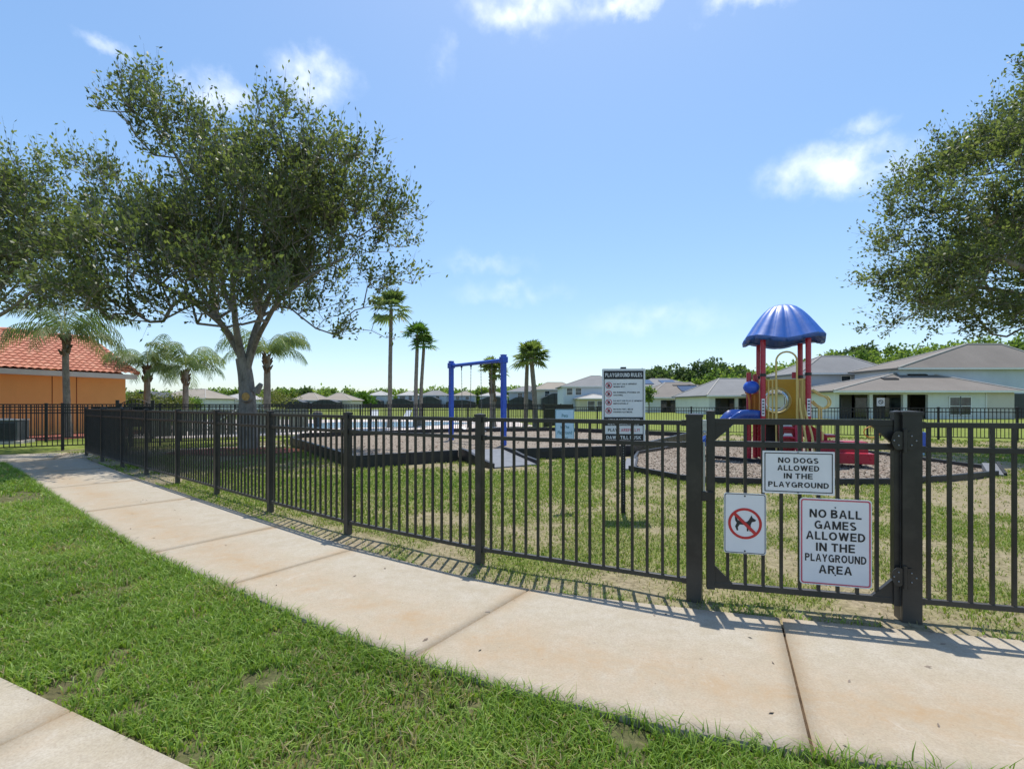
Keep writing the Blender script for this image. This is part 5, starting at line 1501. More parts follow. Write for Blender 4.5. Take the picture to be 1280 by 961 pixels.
DH = [  # distant row to the left: label, depth, px, ...
 ('distant one storey house with dark pool cage behind the feather palms', 112, 196, 256, 'white', 'tan', 2.7, 2.3, (214,236), (190,219,4.3,6), ()),
 ('distant low house with pale roof left of the oak trunk', 128, 270, 308, 'white', 'pale', 2.6, 1.9, None, None, ()),
 ('distant tan house with cage, left of two alike', 150, 366, 397, 'grey', 'tan', 2.6, 2.4, (376,383), (359,387,2.9,5), ()),
 ('distant tan house with cage, right of two alike', 150, 404, 438, 'beige', 'tan', 2.6, 2.4, (413,419), (399,428,2.9,5), ()),
 ('distant pale two storey house left of the tall thin palm', 205, 460, 483, 'white', 'pale', 5.2, 2.0, None, (449,480,4.0,6), ((467,4.2,1.6,1.6),)),
 ('distant pale two storey house with dark window right of the tall thin palm', 205, 497, 521, 'white', 'pale', 5.2, 2.0, None, (488,518,3.8,6), ((503,4.2,2.4,1.4),(513,4.2,1.4,1.8))),
 ('distant grey two storey house between palm pair and swing frame', 200, 526, 558, 'blue', 'grey', 5.1, 2.1, (538,546), (526,552,4.6,6), ((547,4.2,1.4,1.4),)),
 ('distant two storey house seen through the swing chains', 200, 567, 593, 'grey', 'tan', 5.0, 2.0, None, (560,595,3.2,6), ((572,4.1,1.4,1.3),(584,4.1,1.4,1.3))),
 ('distant pale house with dark cage near the front blue post', 185, 600, 634, 'white', 'pale', 4.6, 1.9, None, (600,634,4.2,6), ()),
]
for lab, d, a, b_, wc, rc, ev, rs, rg, cg, wi in DH:
    house(lab, d, a, b_, wc, rc, ev, 12, rs, rg, 0, cage=cg, windows=wi)
# patio table on the lawn in front of the pale green house
q = at(858, 512, 84); t = thing('patio_table', 'white patio table outside the pale green house', 'table', (q.x, q.y, 0))
mb = MB(); mb.tube([(0,0,.78),(0,0,.84)], .9, 16); mb.build('table_top', M['whitevinyl'], t)
mb = MB(); mb.tube([(0,0,0),(0,0,.78)], .1, 8); mb.build('leg', M['whitevinyl'], t)

# ---------------------------------------------------------------- trees
def leaf_quads(C, D, n_per, length, width, spread, up=.3, seed=0):
    """C centres (N,3), D preferred direction (N,3): scatter n_per leaves round each"""
    rg = np.random.default_rng(seed)
    n = len(C)*n_per
    c = np.repeat(C, n_per, 0)+rg.normal(0, 1, (n, 3))*spread
    d = np.repeat(D, n_per, 0)+rg.normal(0, .8, (n, 3)); d /= np.linalg.norm(d, axis=1)[:,None]+1e-9
    nn = rg.normal(0, 1, (n, 3)); nn[:,2] += up*3; s = np.cross(d, nn); s /= np.linalg.norm(s, axis=1)[:,None]+1e-9
    l = (length*(.65+.7*rg.random(n)))[:,None]; w = (width*(.65+.7*rg.random(n)))[:,None]
    V = np.stack([c, c+d*l*.5+s*w*.5, c+d*l, c+d*l*.5-s*w*.5], 1)
    return V, rg

def leaf_object(name, V, rnd, mat, parent, origin):
    V = V-np.array(origin)
    n = V.shape[0]
    return big_mesh(name, V.reshape(-1, 3), 0, mat, np.arange(n*4).reshape(n, 4), parent=parent, attr={'rnd': np.repeat(rnd, 4)})

def big_tree(name, label, base, limbs, blobs, ncl, leaves, lsize, seed, group, core=None, shoots=.5, xlimit=None):
    rg = np.random.default_rng(seed)
    root = thing(name, label, 'tree', base, 0, group)
    nodes = []; par = []; rmin = []
    for li in limbs:
        pts, r0, r1, attach = li
        prev = attach
        for i, p in enumerate(pts):
            f = i/max(1, len(pts)-1)
            nodes.append(np.array(p, float)); par.append(prev if i == 0 else len(nodes)-2); rmin.append(r0+(r1-r0)*f)
    nl = len(nodes)
    # attraction points
    pts = []; wsum = sum(b_[1][0]*b_[1][1]*b_[1][2] for b_ in blobs)
    for (c, r) in blobs:
        k = int(ncl*3.4*r[0]*r[1]*r[2]/wsum)+10
        u = rg.normal(0, 1, (k, 3)); u /= np.linalg.norm(u, axis=1)[:,None]
        rad = rg.random(k)**(1/4.5)
        pts.append(np.array(c)+u*rad[:,None]*np.array(r))
    P = np.concatenate(pts)
    dn = vnoise3(P+50, .55); P = P[dn > .47+.12*(rg.random(len(P))-.5)]
    if core is not None:
        P = P[np.sum(((P-np.array(core[0]))/np.array(core[1]))**2, 1) > 1]
    nc = ncl//6
    if len(P) > nc: P = P[rg.permutation(len(P))[:nc]]
    P = np.concatenate([P]+[P+rg.normal(0, 1, P.shape)*np.array([.40, .40, .17]) for _ in range(5)])
    ref = nodes[min(3, nl-1)]
    P = P[np.argsort(np.linalg.norm(P-ref, axis=1))]
    arr = np.zeros((nl+len(P)*3+5, 3)); arr[:nl] = np.array(nodes); cnt = nl
    dist0 = np.linalg.norm(arr-ref, axis=1)
    tips = []; tdir = []
    for p in P:
        dvec = arr[:cnt]-p; dd = np.linalg.norm(dvec, axis=1)
        # prefer joints that lie nearer the fork than the tip
        pen = dd+.45*np.linalg.norm(arr[:cnt]-ref, axis=1)
        pen[:3] += 99
        j = int(np.argmin(pen)); q = arr[j]; L = np.linalg.norm(p-q)
        if L < .15:
            tips.append(p); tdir.append((p-ref)/np.linalg.norm(p-ref)); continue
        if L > .9:
            for f in (.36, .7):
                m = q+(p-q)*f+rg.normal(0, .06, 3)*L*.9+np.array([0, 0, .07*L*math.sin(PI*f)])
                arr[cnt] = m; nodes.append(m); par.append(j); rmin.append(.008); j = cnt; cnt += 1
        arr[cnt] = p; nodes.append(p); par.append(j); rmin.append(.006); cnt += 1
        dv = p-arr[j]; tips.append(p); tdir.append(dv/(np.linalg.norm(dv)+1e-9))
    n = len(nodes); rad = np.array(rmin)**2.2; ch = np.zeros(n)
    for i in range(n-1, -1, -1):
        tot = max(ch[i], (.0075)**2.2) if i >= nl else max(ch[i]*.35, rmin[i]**2.2)
        rad[i] = tot**(1/2.2)
        if i < nl: rad[i] = max(rmin[i], min(rad[i], rmin[i]*1.25))
        if par[i] is not None and par[i] >= 0: ch[par[i]] += rad[i]**2.2
    mb = MB(); o = Vector(base)
    # limb tubes (smooth), branch frusta
    k = 0
    for pts_, r0, r1, attach in limbs:
        q = [Vector(p)-o for p in pts_]; rr = [float(rad[k+i]) for i in range(len(q))]
        if attach is not None and attach >= 0: q = [Vector(nodes[attach])-o]+q; rr = [float(min(rad[attach], rr[0]*1.25))]+rr
        # Catmull subdivision
        Q = []; RR = []
        for i in range(len(q)-1):
            P0, P1, P2, P3 = q[max(i-1, 0)], q[i], q[i+1], q[min(i+2, len(q)-1)]
            for s_ in range(4):
                tt = s_/4; Q.append(.5*((2*P1)+(P2-P0)*tt+(2*P0-5*P1+4*P2-P3)*tt**2+(3*P1-P0-3*P2+P3)*tt**3)); RR.append(rr[i]+(rr[i+1]-rr[i])*tt)
        Q.append(q[-1]); RR.append(rr[-1])
        mb.tube(Q, RR, 14 if r0 > .15 else 9); k += len(pts_)
    for i in range(nl, n):
        a = Vector(nodes[par[i]])-o; b_ = Vector(nodes[i])-o
        ra = float(min(rad[par[i]], rad[i]*1.6)); mb.tube([a, b_], [ra, float(rad[i])], 5, False)
    tips = np.array(tips); tdir = np.array(tdir)
    outw = tips-ref; outw /= np.linalg.norm(outw, axis=1)[:,None]
    # sprays: several short leafy twigs from every tip
    ns = 5; C = []; D = []; tw = []
    for s_ in range(ns):
        dr = outw*.6+tdir*.35+rg.normal(0, .5, tips.shape)+np.array([0, 0, .5*shoots]); dr /= np.linalg.norm(dr, axis=1)[:,None]
        ln = .26+.5*rg.random(len(tips))**1.6*1.25
        for a_, b_, l_ in zip(tips, dr, ln): tw.append((a_-np.array(base), a_+b_*l_-np.array(base)))
        for f in (.2, .45, .7, 1.0):
            C.append(tips+dr*(ln*f)[:,None]); D.append(dr)
    for a_, b_ in tw: mb.tube([a_, b_], [.0045, .002], 3, False)
    mb_tw = mb
    up_ = np.where(outw[:,2] > .68)[0]
    for s_ in range(2):   # upright shoots on top of the crown
        T_ = tips[up_]; dr = rg.normal(0, .16, T_.shape)+np.array([0, 0, 1.0])+outw[up_]*.25; dr /= np.linalg.norm(dr, axis=1)[:,None]
        ln = .35+.9*rg.random(len(T_))**1.5
        for a_, b_, l_ in zip(T_, dr, ln): mb_tw.tube([a_-np.array(base), a_+b_*l_-np.array(base)], [.005, .002], 3, False)
        for f in (.2, .4, .6, .8, 1.0): C.append(T_+dr*(ln*f)[:,None]); D.append(dr)
    C = np.concatenate(C); D = np.concatenate(D)
    per = max(1, round(leaves/len(C)))
    trunk = mb.build('trunk', M['bark'], root)
    V, r2 = leaf_quads(C, D, per, lsize, lsize*.5, .07, .35, seed)
    cl = vnoise3(V[:,0], .8)*.5+vnoise3(V[:,0]+20, 2.3)*.25
    rnd = np.clip(cl+r2.normal(.08, .2, len(V)), 0, 1)
    leaf_object('crown', V, rnd, M['oakleaf'], root, base)
    return root, trunk

OZ = 15.4; f_ = OZ/600
def o3(px, py, dy=0.0): return ((px-640)*(OZ+dy)/600, OZ+dy, EYE+(505.5-py)*(OZ+dy)/600)
base = (o3(311,560)[0], OZ, 0.0)
limbs = [
 ([ (base[0],OZ,-.15), (base[0],OZ,.25), o3(310,525), o3(309,495), o3(307,470), o3(303,448) ], .30, .20, -1),
 ([ o3(290,425,.1), o3(272,398,.3), o3(252,370,.5), o3(232,330,.8), o3(212,280,1.0) ], .105, .035, 5),
 ([ o3(297,420,-.3), o3(293,390,-.6), o3(291,345,-.9), o3(299,290,-1.1), o3(308,225,-1.3) ], .10, .035, 5),
 ([ o3(316,425,.2), o3(326,395,.4), o3(342,360,.7), o3(366,310,1.0), o3(398,255,1.2) ], .11, .035, 4),
 ([ o3(319,430,-.2), o3(333,402,-.7), o3(352,372,-1.2), o3(388,345,-1.8), o3(430,322,-2.2) ], .085, .03, 4),
 ([ o3(284,414,-.2), o3(268,398,-.6), o3(232,372,-1.2), o3(182,345,-1.6), o3(130,312,-1.8) ], .085, .03, 6),
 ([ o3(268,372,1.2), o3(264,330,1.8), o3(245,270,2.0), o3(220,195,1.8) ], .07, .03, 7),
 ([ o3(326,362,2.0), o3(336,300,2.4), o3(350,225,2.2) ], .065, .03, 17),
 ([ o3(283,372,.0), o3(268,310,.2), o3(240,235,.3), o3(200,160,.2) ], .065, .025, 12),
 ([ o3(318,380,-.4), o3(324,330,-.6), o3(334,270,-.6), o3(345,200,-.4) ], .06, .025, 17),
]
S3 = f_
def blob(cx, cy, rx, ry, dy, rd):
    k = .03+.012*rd; cx += (640-cx)*k; cy += (505-cy)*k; rx *= .88; ry *= .88; rd *= .72
    return (o3(cx, cy, dy), (rx*S3, rd, ry*S3))
blobs = [blob(190,240,75,90,-.2,3.2), blob(166,116,28,46,-.2,1.2), blob(180,150,42,50,-.2,1.5), blob(222,140,34,52,-.2,1.3), blob(120,250,45,60,-.4,2.0), blob(285,245,115,90,-.5,4.2), blob(396,235,74,75,-.4,3.0),
         blob(350,160,26,46,.0,1.3), blob(412,172,26,46,-.4,1.3), blob(270,180,40,45,-.5,1.6), blob(455,268,40,46,-.2,1.4), blob(428,325,52,46,-1.2,2.4), blob(200,335,110,66,-2.2,3.4), blob(130,350,80,48,-2.0,3.0),
         blob(385,375,85,34,-1.6,2.8), blob(285,330,105,62,.4,3.2), blob(235,385,85,28,-1.6,2.4), blob(190,315,65,36,-4.2,2.2), blob(100,325,60,40,-4.0,2.2), blob(118,225,44,60,.2,2.0)]
oak, otr = big_tree('oak_tree', 'big spreading oak tree with pruned trunk standing inside the playground on the left', base, limbs, blobs, 2000, 74000, .138, 3, 'shade trees', core=(o3(305,440,0), (80*S3, 2.2, 60*S3)), shoots=.9)
# pruning scar on the trunk
c = Vector(o3(316,496))-Vector(base)
mb = MB(); mb.tube([(c.x, -.33, c.z), (c.x, -.41, c.z)], [.20,.155], 16); mb.build('scar_collar', M['bark'], otr)
mb = MB(); mb.tube([(c.x, -.405, c.z), (c.x, -.418, c.z)], .125, 16); mb.build('scar', M['cutwood'], otr)
mb = MB(); c2 = Vector(o3(326,484))-Vector(base); mb.tube([(c2.x-.1,-.1,c2.z-.15),(c2.x+.08,-.14,c2.z+.1)], [.13,.07], 10); mb.build('stub', M['bark'], otr)

RZ2 = 14.5; f2 = RZ2/600
def r3(px, py, dy=0.0): return ((px-640)*(RZ2+dy)/600, RZ2+dy, EYE+(505.5-py)*(RZ2+dy)/600)
base2 = (r3(1395,560)[0], RZ2, 0.0)
limbs2 = [([ (base2[0],RZ2,-.1), r3(1395,520), r3(1393,470), r3(1390,430) ], .36, .27, -1),
 ([ r3(1360,385,-.2), r3(1310,350,-.6), r3(1250,325,-1.0), r3(1190,315,-1.3) ], .16, .04, 3),
 ([ r3(1370,370,.3), r3(1345,310,.8), r3(1310,240,1.2), r3(1280,180,1.4) ], .15, .04, 3),
 ([ r3(1410,380,0), r3(1430,300,-.4), r3(1440,200,-.6) ], .15, .05, 3),
 ([ r3(1350,395,.6), r3(1290,372,1.4), r3(1230,360,1.8), r3(1160,350,1.8) ], .12, .035, 3),
 ([ r3(1420,390,0), r3(1480,340,.2), r3(1530,290,.3) ], .13, .04, 3)]
def blob2(cx, cy, rx, ry, dy, rd): return (r3(cx, cy, dy), (rx*f2, rd, ry*f2))
blobs2 = [blob2(1330,200,105,110,.2,3.0), blob2(1235,255,80,68,.0,2.4), blob2(1176,285,52,62,-.2,1.9), blob2(1164,342,42,42,-.2,1.6), blob2(1200,365,80,42,-.4,2.2), blob2(1280,340,95,65,.4,2.8), blob2(1260,185,48,42,.3,1.5), blob2(1285,390,65,28,-.2,1.8), blob2(1420,270,110,120,.3,2.8), blob2(1175,228,30,28,.2,1.1)]
big_tree('oak_tree', 'oak tree crown reaching in from beyond the right edge', base2, limbs2, blobs2, 1350, 76000, .122, 8, 'shade trees', shoots=.45)

OZ3 = 16.5
def o4(px, py, dy=0.0): return ((px-640)*(OZ3+dy)/600, OZ3+dy, EYE+(505.5-py)*(OZ3+dy)/600)
f3 = OZ3/600
def blob3(cx, cy, rx, ry, dy, rd): return (o4(cx, cy, dy), (rx*f3, rd, ry*f3))
base3 = (o4(-55,560)[0], OZ3, 0.0)
limbs3 = [([ (base3[0],OZ3,-.1), o4(-55,520), o4(-52,470), o4(-45,430) ], .24, .17, -1),
 ([ o4(-25,395), o4(0,360,.1), o4(25,320,.2), o4(45,270,.2) ], .09, .03, 3),
 ([ o4(-50,390,.2), o4(-45,340,.3), o4(-30,280,.3), o4(-10,230,.3) ], .09, .03, 3),
 ([ o4(-20,405,-.3), o4(15,385,-.6), o4(50,355,-.8), o4(80,330,-.8) ], .07, .025, 3)]
blobs3 = [blob3(62,235,34,30,.2,1.0), blob3(55,290,50,50,.0,1.7), blob3(5,275,42,52,.0,1.7), blob3(40,352,62,36,-.3,1.8), blob3(-40,310,50,70,.2,2.0), blob3(85,330,28,42,-.4,1.2)]
big_tree('oak_tree', 'smaller oak tree crown at the far left edge above the clubhouse roof', base3, limbs3, blobs3, 620, 20000, .135, 15, 'shade trees', shoots=.6)


# ---- palms
def trunk_mesh(pts, r0, r1, mat, parent, name='trunk', rings=True):
    mb = MB(); P = []; RR = []
    n = 26
    for i in range(n+1):
        f = i/n; k = f*(len(pts)-1); j = min(int(k), len(pts)-2); p = Vector(pts[j]).lerp(Vector(pts[j+1]), k-j)
        P.append(p); RR.append((r0+(r1-r0)*f)*(1+.03*(i % 2))*(1.25-.25*min(1, f*8)))
    mb.tube(P, RR, 12); return mb.build(name, mat, parent)

def frond_mesh(top, n, Lf, seed, elo=-20, ehi=80, droop=1.0, lw=.05, ll=.66):
    rg = random.Random(seed); vs = []; rn = []
    for k in range(n):
        az = 2*PI*k/n*2.4+rg.uniform(-.3, .3); el = R(rg.uniform(elo, ehi)); L = Lf*rg.uniform(.8, 1.1)
        m = 16; pts = []; p = Vector(top); e = el
        for i in range(m+1):
            pts.append(p.copy())
            d = Vector((math.cos(e)*math.cos(az), math.cos(e)*math.sin(az), math.sin(e))); p = p+d*(L/m); e -= R(9.5*droop)*(0.4+1.1*i/m)
        tone = rg.random()
        side0 = Vector((-math.sin(az), math.cos(az), 0))
        for i in range(m):     # rachis
            a, b_ = pts[i], pts[i+1]; w = .022*(1-i/m)+.006
            vs.append([a-side0*w, a+side0*w, b_+side0*w, b_-side0*w]); rn.append(.9)
            if i < 2: continue
            for q in (.0, .5):
                c = a.lerp(b_, q); d = (b_-a).normalized(); f = (i+q)/m
                ln = ll*(.55+1.0*math.sin(PI*min(1, f*.92+.06)))*rg.uniform(.85, 1.1)*.8
                for s_ in (-1, 1):
                    dirv = (side0*s_*.8+d*.5+Vector((0,0,-.5-.6*rg.random()))).normalized()
                    mid = c+dirv*(ln*.5); dir2 = (dirv+Vector((0,0,-.55))).normalized(); tip = mid+dir2*(ln*.5)
                    w = lw*.5; ww = d*w
                    vs.append([c-ww*.6, c+ww*.6, mid+ww, mid-ww]); vs.append([mid-ww, mid+ww, tip+ww*.15, tip-ww*.15])
                    r_ = min(1, max(0, tone*.6+rg.random()*.4)); rn += [r_, r_]
    return np.array([[tuple(p) for p in q] for q in vs]), np.array(rn)

def queen_palm(label, px, ybase, ytop, d, tr, nf, Lf, seed, lean=0.0):
    b_ = ((px-640)/600*d, d, 0.0); top_z = EYE+(505.5-ytop)/600*d
    t = thing('feather_palm', label, 'palm tree', b_, 0, 'feather palms by the pool')
    trunk = trunk_mesh([(lean*.4,0,-.1),(lean*.15,0,top_z*.35),(0,0,top_z*.7),(0,0,top_z)], tr, tr*.82, M['palmbark'], t)
    rg = random.Random(seed+5); mb = MB()
    for i in range(26):   # old leaf bases under the crown
        a = rg.uniform(0, 2*PI); z = top_z-rg.uniform(-.05, .95); q = Vector((math.cos(a)*tr*.7, math.sin(a)*tr*.7, z))
        mb.tube([q, q+Vector((math.cos(a)*.14, math.sin(a)*.14, .22))], [.075, .03], 6)
    mb.build('leaf_bases', M['boot'], trunk)
    V, rn = frond_mesh((0,0,top_z+.1), nf, Lf, seed, 8, 82, .82)
    leaf_object('crown', V, rn, M['queenleaf'], t, (0,0,0))
    return t
queen_palm('feather palm in front of the orange clubhouse wall', 82, 541, 418, 21.0, .135, 17, 2.9, 11, .35)
queen_palm('feather palm just right of the orange clubhouse', 184, 540, 457, 27.0, .17, 17, 2.7, 12)
queen_palm('feather palm between the clubhouse and the oak trunk', 232, 540, 462, 27.5, .16, 16, 2.6, 13)
queen_palm('feather palm standing just right of the oak trunk', 334, 540, 445, 25.0, .18, 17, 2.9, 14)

def fan_crown(top, n, rl, seed, elo=-50, ehi=85, pet=.55, seg=15, hang=.25):
    rg = random.Random(seed); vs = []; rn = []
    for k in range(n):
        az = rg.uniform(0, 2*PI); el = R(elo+(ehi-elo)*rg.random()**.8)
        d = Vector((math.cos(el)*math.cos(az), math.cos(el)*math.sin(az), math.sin(el)))
        c = Vector(top)+d*pet*rg.uniform(.8, 1.2)+Vector((0,0,-.05)); side = Vector((-math.sin(az), math.cos(az), 0)); up = side.cross(d)*-1
        w = side*.02; a = Vector(top); vs.append([a-w, a+w, c+w, c-w]); rn.append(.6)
        tone = rg.random(); dead = el < R(-30)
        nrm = d.cross(side)
        for s_ in range(seg):
            a0 = R(-105+210*s_/seg); a1 = R(-105+210*(s_+1)/seg); am = (a0+a1)/2
            fold = nrm*(.10*(1 if s_ % 2 else -1))
            f = lambda an, r_: c+(d*math.cos(an)+side*math.sin(an))*r_
            L = rl*(.8+.2*math.cos(am))*rg.uniform(.9, 1.08)
            p1 = f(a0, L*.55)+fold*rl*.3; p2 = f(a1, L*.55)-fold*rl*.3; tip = f(am, L)+Vector((0,0,-hang*L*(.6+.8*rg.random())))
            vs.append([c, p1, tip, p2]); rn.append(min(1, max(0, tone*.7+.2*rg.random()+(.5 if dead else 0))))
    return np.array([[tuple(p) for p in q] for q in vs]), np.array(rn)

def fan_palm(label, px, ytop, d, tr, nf, rl, seed, mat='fanleaf', pxb=None, pet=.55, group='fan palms around the pool', boots=0, name='fan_palm', elo=-50):
    pxb = pxb or px
    b_ = ((pxb-640)/600*d, d, 0.0); top = Vector(((px-pxb)/600*d, 0, EYE+(505.5-ytop)/600*d))
    t = thing(name, label, 'palm tree', b_, 0, group)
    mid = Vector((top.x*.35, 0, top.z*.5))
    tr_ = trunk_mesh([(0,0,-.1), tuple(mid), tuple(top)], tr*1.1, tr*.85, M['palmbark'], t)
    if boots:
        rg = random.Random(seed); mb = MB()
        for i in range(boots):
            a = rg.uniform(0, 2*PI); z = top.z*rg.uniform(.35, .98); f = z/top.z; q = Vector((top.x*f+math.cos(a)*tr*.7, math.sin(a)*tr*.7, z))
            mb.tube([q, q+Vector((math.cos(a)*.13, math.sin(a)*.13, .25))], [.09, .03], 5)
        mb.build('leaf_bases', M['boot'], tr_)
    V, rn = fan_crown(top, nf, rl, seed, pet=pet, elo=elo)
    leaf_object('crown', V, rn, M[mat], t, (0,0,0))
    return t
fan_palm('very tall thin fan palm partly behind the oak crown', 489, 386, 30, .13, 36, .85, 21, 'fanleaf', 487, .7)
fan_palm('bright green fan palm, left trunk of the close pair', 522, 418, 32, .13, 26, .72, 22, 'fanbright', 519, .45, elo=-20)
fan_palm('bright green fan palm, right trunk of the close pair', 530, 431, 32.3, .12, 24, .72, 23, 'fanbright', 525, .45, elo=-20)
fan_palm('short fan palm with rough trunk seen through the swing frame', 616, 463, 31, .19, 30, .70, 24, 'fanleaf', 616, .5, boots=46, name='cabbage_palm', elo=-30)
fan_palm('full headed fan palm right of the swing frame, front trunk', 664, 447, 31, .16, 40, .80, 25, 'fanleaf', 670, .60, name='cabbage_palm', elo=-28)
fan_palm('full headed fan palm right of the swing frame, rear trunk', 659, 452, 32, .14, 16, .74, 26, 'fanleaf', 657, .5, name='cabbage_palm', elo=-20)

# ---- background woods and distant trees
def crown_cloud(blobs_, n, size, seed, k0=.0):
    rg = np.random.default_rng(seed); out = []; vol = [b_[1][0]*b_[1][2] for b_ in blobs_]; tot = sum(vol)
    for (c, r), v in zip(blobs_, vol):
        m = int(n*v/tot)+4
        u = rg.normal(0, 1, (m, 3)); u /= np.linalg.norm(u, axis=1)[:,None]
        out.append(np.array(c)+u*(rg.random(m)**.25)[:,None]*np.array(r))
    C = np.concatenate(out)
    D = rg.normal(0, 1, C.shape); D[:,2] += .2; D /= np.linalg.norm(D, axis=1)[:,None]
    V, r2 = leaf_quads(C, D, 1, size, size*.7, size*.35, .3, seed)
    sc_ = max(b_[1][0] for b_ in blobs_)
    rnd = np.clip(vnoise3(V[:,0]+seed, 1.6/sc_)*.7+r2.normal(.15, .16, len(V)), 0, 1)
    return V, rnd

def rand_blobs(h, w, rg, trunk=.28, flat=1.0):
    bl = []; n = rg.randint(6, 10)
    for i in range(n):
        a = rg.uniform(0, 2*PI); rr = w*.5*rg.uniform(0, .75); z = h*(trunk+(1-trunk)*rg.uniform(.25, .92))
        s_ = w*rg.uniform(.18, .32)*(1.15-.45*(z/h))
        bl.append(((rr*math.cos(a), rr*math.sin(a), z), (s_, s_, s_*.75*flat)))
    bl.append(((0, 0, h*.62), (w*.3, w*.3, h*.24)))
    return bl

def small_tree(name, label, px, ytop, d, w, mat, seed, group=None, trunk=.28, leaves=2600, lsize=.55, flat=1.0, cat='tree', ztop=None):
    rg = random.Random(seed); h = ztop or EYE+(505.5-ytop)/600*d
    b_ = ((px-640)/600*d, d, 0.0); t = thing(name, label, cat, b_, 0, group)
    bl = rand_blobs(h*.96, w, rg, trunk, flat)
    mb = MB(); mb.tube([(0,0,-.1),(w*.02,0,h*.3),(0,w*.02,h*.62)], [h*.022+.03, h*.017+.02, .04], 8)
    for c, r in bl[:-1]: mb.tube([(0,0,h*.4), tuple(Vector(c)*.6+Vector((0,0,h*.18))), c], [.09, .06, .03], 5)
    mb.build('trunk', M['bark'], t)
    V, rn = crown_cloud(bl, leaves, lsize, seed); leaf_object('crown', V, rn, M[mat], t, (0,0,0)); return t

TG = 'tall trees behind the houses'
for i, (px, yt, d, w, lab) in enumerate((
    (822, 458, 150, 13, 'thin open pine crown right of the rules sign'),
    (858, 455, 150, 12, 'round pine crown second right of the rules sign'),
    (880, 463, 160, 9, 'small dark tree between two larger crowns left of the tower'),
    (903, 449, 150, 17, 'broad dark pine crown left of the play tower'),
    (925, 456, 155, 8, 'narrow dark tree immediately left of the play tower'),
    (1042, 434, 140, 9, 'tall dark pine above the grey house roof right of the tower'),
    (1082, 429, 140, 12, 'flat topped dark tree above the grey house ridge'))):
    small_tree('pine_tree', lab, px, yt, d, w, 'pineleaf', 40+i, TG, .45 if i < 2 else .3, 2600, .95)
small_tree('pine_tree', 'umbrella shaped dark tree above the distant left houses', 383, 484, 170, 7, 'pineleaf', 61, None, .6, 900, .9, .5)
small_tree('shade_tree', 'fresh green round tree left of the tall thin palm', 455, 491, 190, 9, 'brightleaf', 62, None, .15, 1200, 1.0)
small_tree('young_tree', 'slim young tree beside the pale green house', 811, 480, 80, 2.4, 'woodleaf', 63, None, .3, 700, .35)
for i, (px, yt, d, w, lab) in enumerate(((168,490,60,5.5,'yellow green shrub at the clubhouse corner'), (212,493,75,6.0,'yellow green shrub between two feather palms'), (346,489,95,9,'yellow green shrub right of the oak trunk'), (238,497,80,5.0,'dark leafy shrub before the distant cage house'))):
    small_tree('shrub', lab, px, yt, d, w, 'shrubleaf' if i != 3 else 'woodleaf', 70+i, 'shrubs beyond the pool', .02, 1300, .32, cat='shrub')

def woods(name, rows, mat, seed, leaf):
    rg = random.Random(seed); Vs = []; rs = []
    for (px0, px1, ya, yb, d, w) in rows:
        px = px0
        while px < px1:
            f = (px-px0)/(px1-px0); yt = ya+(yb-ya)*f+rg.uniform(-3.5, 3.5)*150/d; dd = d+rg.uniform(-8, 12)
            h = EYE+(505.5-yt)/600*dd; ww = w*rg.uniform(.75, 1.3)
            V, rn = crown_cloud(rand_blobs(h, ww, rg, .05), int(ww*h*7), leaf, rg.randint(0, 99999))
            V = V+np.array([(px-640)/600*dd, dd, 0]); Vs.append(V); rs.append(np.clip(rn+rg.uniform(-.2, .2), 0, 1)); px += ww*.42*600/dd
    V = np.concatenate(Vs); rn = np.concatenate(rs)
    o = big_mesh(name, V.reshape(-1, 3), 0, mat, np.arange(len(V)*4).reshape(-1, 4), attr={'rnd': np.repeat(rn, 4)})
    return tag(o, kind='stuff')
woods('woods', [(800,960,472,458,165,9), (830,1000,478,462,140,7), (795,960,470,460,160,9), (925,1060,457,440,150,9), (1040,1300,440,414,125,9), (1110,1420,437,402,118,9), (900,1080,464,448,140,8), (1060,1300,448,425,135,9)], M['woodleaf'], 5, .9)
woods('treeline', [(120,330,491,489,260,15), (330,560,490,490,270,16), (540,700,491,486,280,16), (560,660,489,489,230,10), (640,800,490,478,220,13)], M['woodleaf'], 6, 1.5)
small_tree('shade_tree', 'dark round tree seen between the swing chains', 601, 486, 215, 12, 'woodleaf', 81, None, .1, 1800, 1.0)
small_tree('shade_tree', 'dark tree above the distant houses right of the umbrella shaped tree', 410, 485, 230, 13, 'woodleaf', 82, None, .1, 2200, 1.1)
small_tree('shade_tree', 'broad dark tree behind the distant palm pair', 552, 489, 260, 16, 'woodleaf', 83, None, .1, 2200, 1.2)

# --------------------------------------------------------------- camera
cam = bpy.data.cameras.new('camera'); co = bpy.data.objects.new('camera', cam); col.objects.link(co)
co.location = (0, 0, EYE); co.rotation_euler = (PI/2, 0, 0)
cam.sensor_width = 36; cam.lens = 36*600/1280; cam.shift_y = 25/1280; cam.clip_end = 4000; cam.clip_start = .05
sc.camera = co

# ---------------------------------------------------------- light and sky
EL, AZ = R(71), R(9)
sd_ = Vector((math.sin(AZ)*math.cos(EL), math.cos(AZ)*math.cos(EL), math.sin(EL)))
sun = bpy.data.lights.new('sun', 'SUN'); so = bpy.data.objects.new('sun', sun); col.objects.link(so)
sun.energy = 3.4; sun.angle = R(.53); sun.color = (1, .95, .87)
so.rotation_euler = sd_.to_track_quat('Z', 'Y').to_euler()
SKYG = (.70, (1.17, 1.26, 1.36))
w = bpy.data.worlds.new('World'); sc.world = w; w.use_nodes = True; nt = w.node_tree
bg = nt.nodes['Background']; sky = N(nt, 'ShaderNodeTexSky', sky_type='NISHITA')
sky.sun_disc = False; sky.sun_elevation = EL; sky.sun_rotation = AZ; sky.altitude = 0; sky.air_density = 1.0; sky.dust_density = .7; sky.ozone_density = 2.6
tc = N(nt, 'ShaderNodeTexCoord')
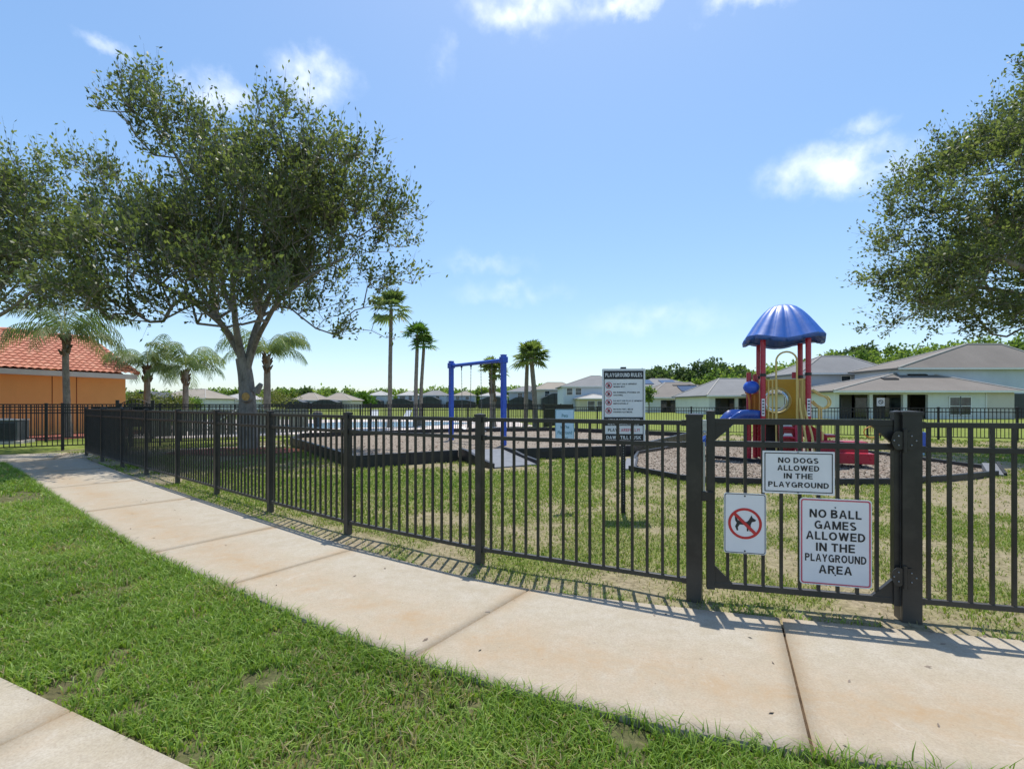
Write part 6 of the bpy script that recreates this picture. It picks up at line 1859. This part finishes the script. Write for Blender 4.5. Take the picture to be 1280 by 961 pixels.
dirv = tc.outputs['Generated']
ns = N(nt, 'ShaderNodeTexNoise'); ns.inputs['Scale'].default_value = 13; ns.inputs['Detail'].default_value = 7; ns.inputs['Roughness'].default_value = .6
nt.links.new(dirv, ns.inputs['Vector'])
def vmath(op, a, b_=None):
    m = N(nt, 'ShaderNodeVectorMath', operation=op)
    for i, v in enumerate((a, b_)):
        if v is None: continue
        if isinstance(v, (tuple, list)): m.inputs[i].default_value = v
        else: nt.links.new(v, m.inputs[i])
    return m
dist = vmath('MULTIPLY', vmath('SUBTRACT', ns.outputs['Color'], (.5,.5,.5)).outputs[0], (.12,.12,.09)).outputs[0]
dirw = vmath('ADD', dirv, dist).outputs[0]
total = None
for px, py, r_, st, amt in ((390,97,.085,1.9,.68), (268,112,.062,1.9,.55), (125,57,.05,2.6,.4), (660,8,.125,2.6,.75), (780,2,.09,3.2,.7), (935,-6,.09,3.4,.7), (1045,212,.13,2.4,.7), (1075,155,.05,2.4,.35), (552,78,.04,1.0,.22), (640,365,.16,4.5,.22), (600,330,.12,5,.2), (820,400,.2,5,.2)):
    c = Vector(((px-640)/600, 1, (505.5-py)/600)).normalized()
    d_ = vmath('MULTIPLY', vmath('SUBTRACT', dirw, tuple(c)).outputs[0], (1, 1, st)).outputs[0]
    ln = N(nt, 'ShaderNodeVectorMath', operation='LENGTH'); nt.links.new(d_, ln.inputs[0])
    mr = N(nt, 'ShaderNodeMapRange', interpolation_type='SMOOTHSTEP'); mr.inputs['From Min'].default_value = 0; mr.inputs['From Max'].default_value = r_
    mr.inputs['To Min'].default_value = amt; mr.inputs['To Max'].default_value = 0; nt.links.new(ln.outputs['Value'], mr.inputs['Value'])
    total = mr.outputs[0] if total is None else math_(nt, 'MAXIMUM', total, mr.outputs[0])
n2 = N(nt, 'ShaderNodeTexNoise'); n2.inputs['Scale'].default_value = 22; n2.inputs['Detail'].default_value = 6; nt.links.new(dirv, n2.inputs['Vector'])
total = math_(nt, 'MULTIPLY', total, ramp(nt, n2.outputs['Fac'], [(.32, .15), (.58, 1.0)]))
SKY = .15
hs = N(nt, 'ShaderNodeHueSaturation'); hs.inputs['Saturation'].default_value = 1.2; nt.links.new(sky.outputs[0], hs.inputs['Color'])
gm = N(nt, 'ShaderNodeGamma'); gm.inputs['Gamma'].default_value = SKYG[0]; nt.links.new(hs.outputs[0], gm.inputs['Color'])
skyc = mix(nt, 1.0, gm.outputs[0], SKYG[1], 'MULTIPLY')
cl = mix(nt, total, skyc, (6.2, 6.4, 6.7))
nt.links.new(cl, bg.inputs[0]); bg.inputs[1].default_value = SKY

sc.view_settings.view_transform = 'Standard'; sc.view_settings.look = 'None'; sc.view_settings.gamma = 1; sc.view_settings.exposure = 0.64
sc.render.engine = 'CYCLES'
sc.cycles.use_denoising = True
sc.cycles.max_bounces = 8; sc.cycles.transparent_max_bounces = 12
sc.cycles.sample_clamp_indirect = 8
sc.render.film_transparent = False
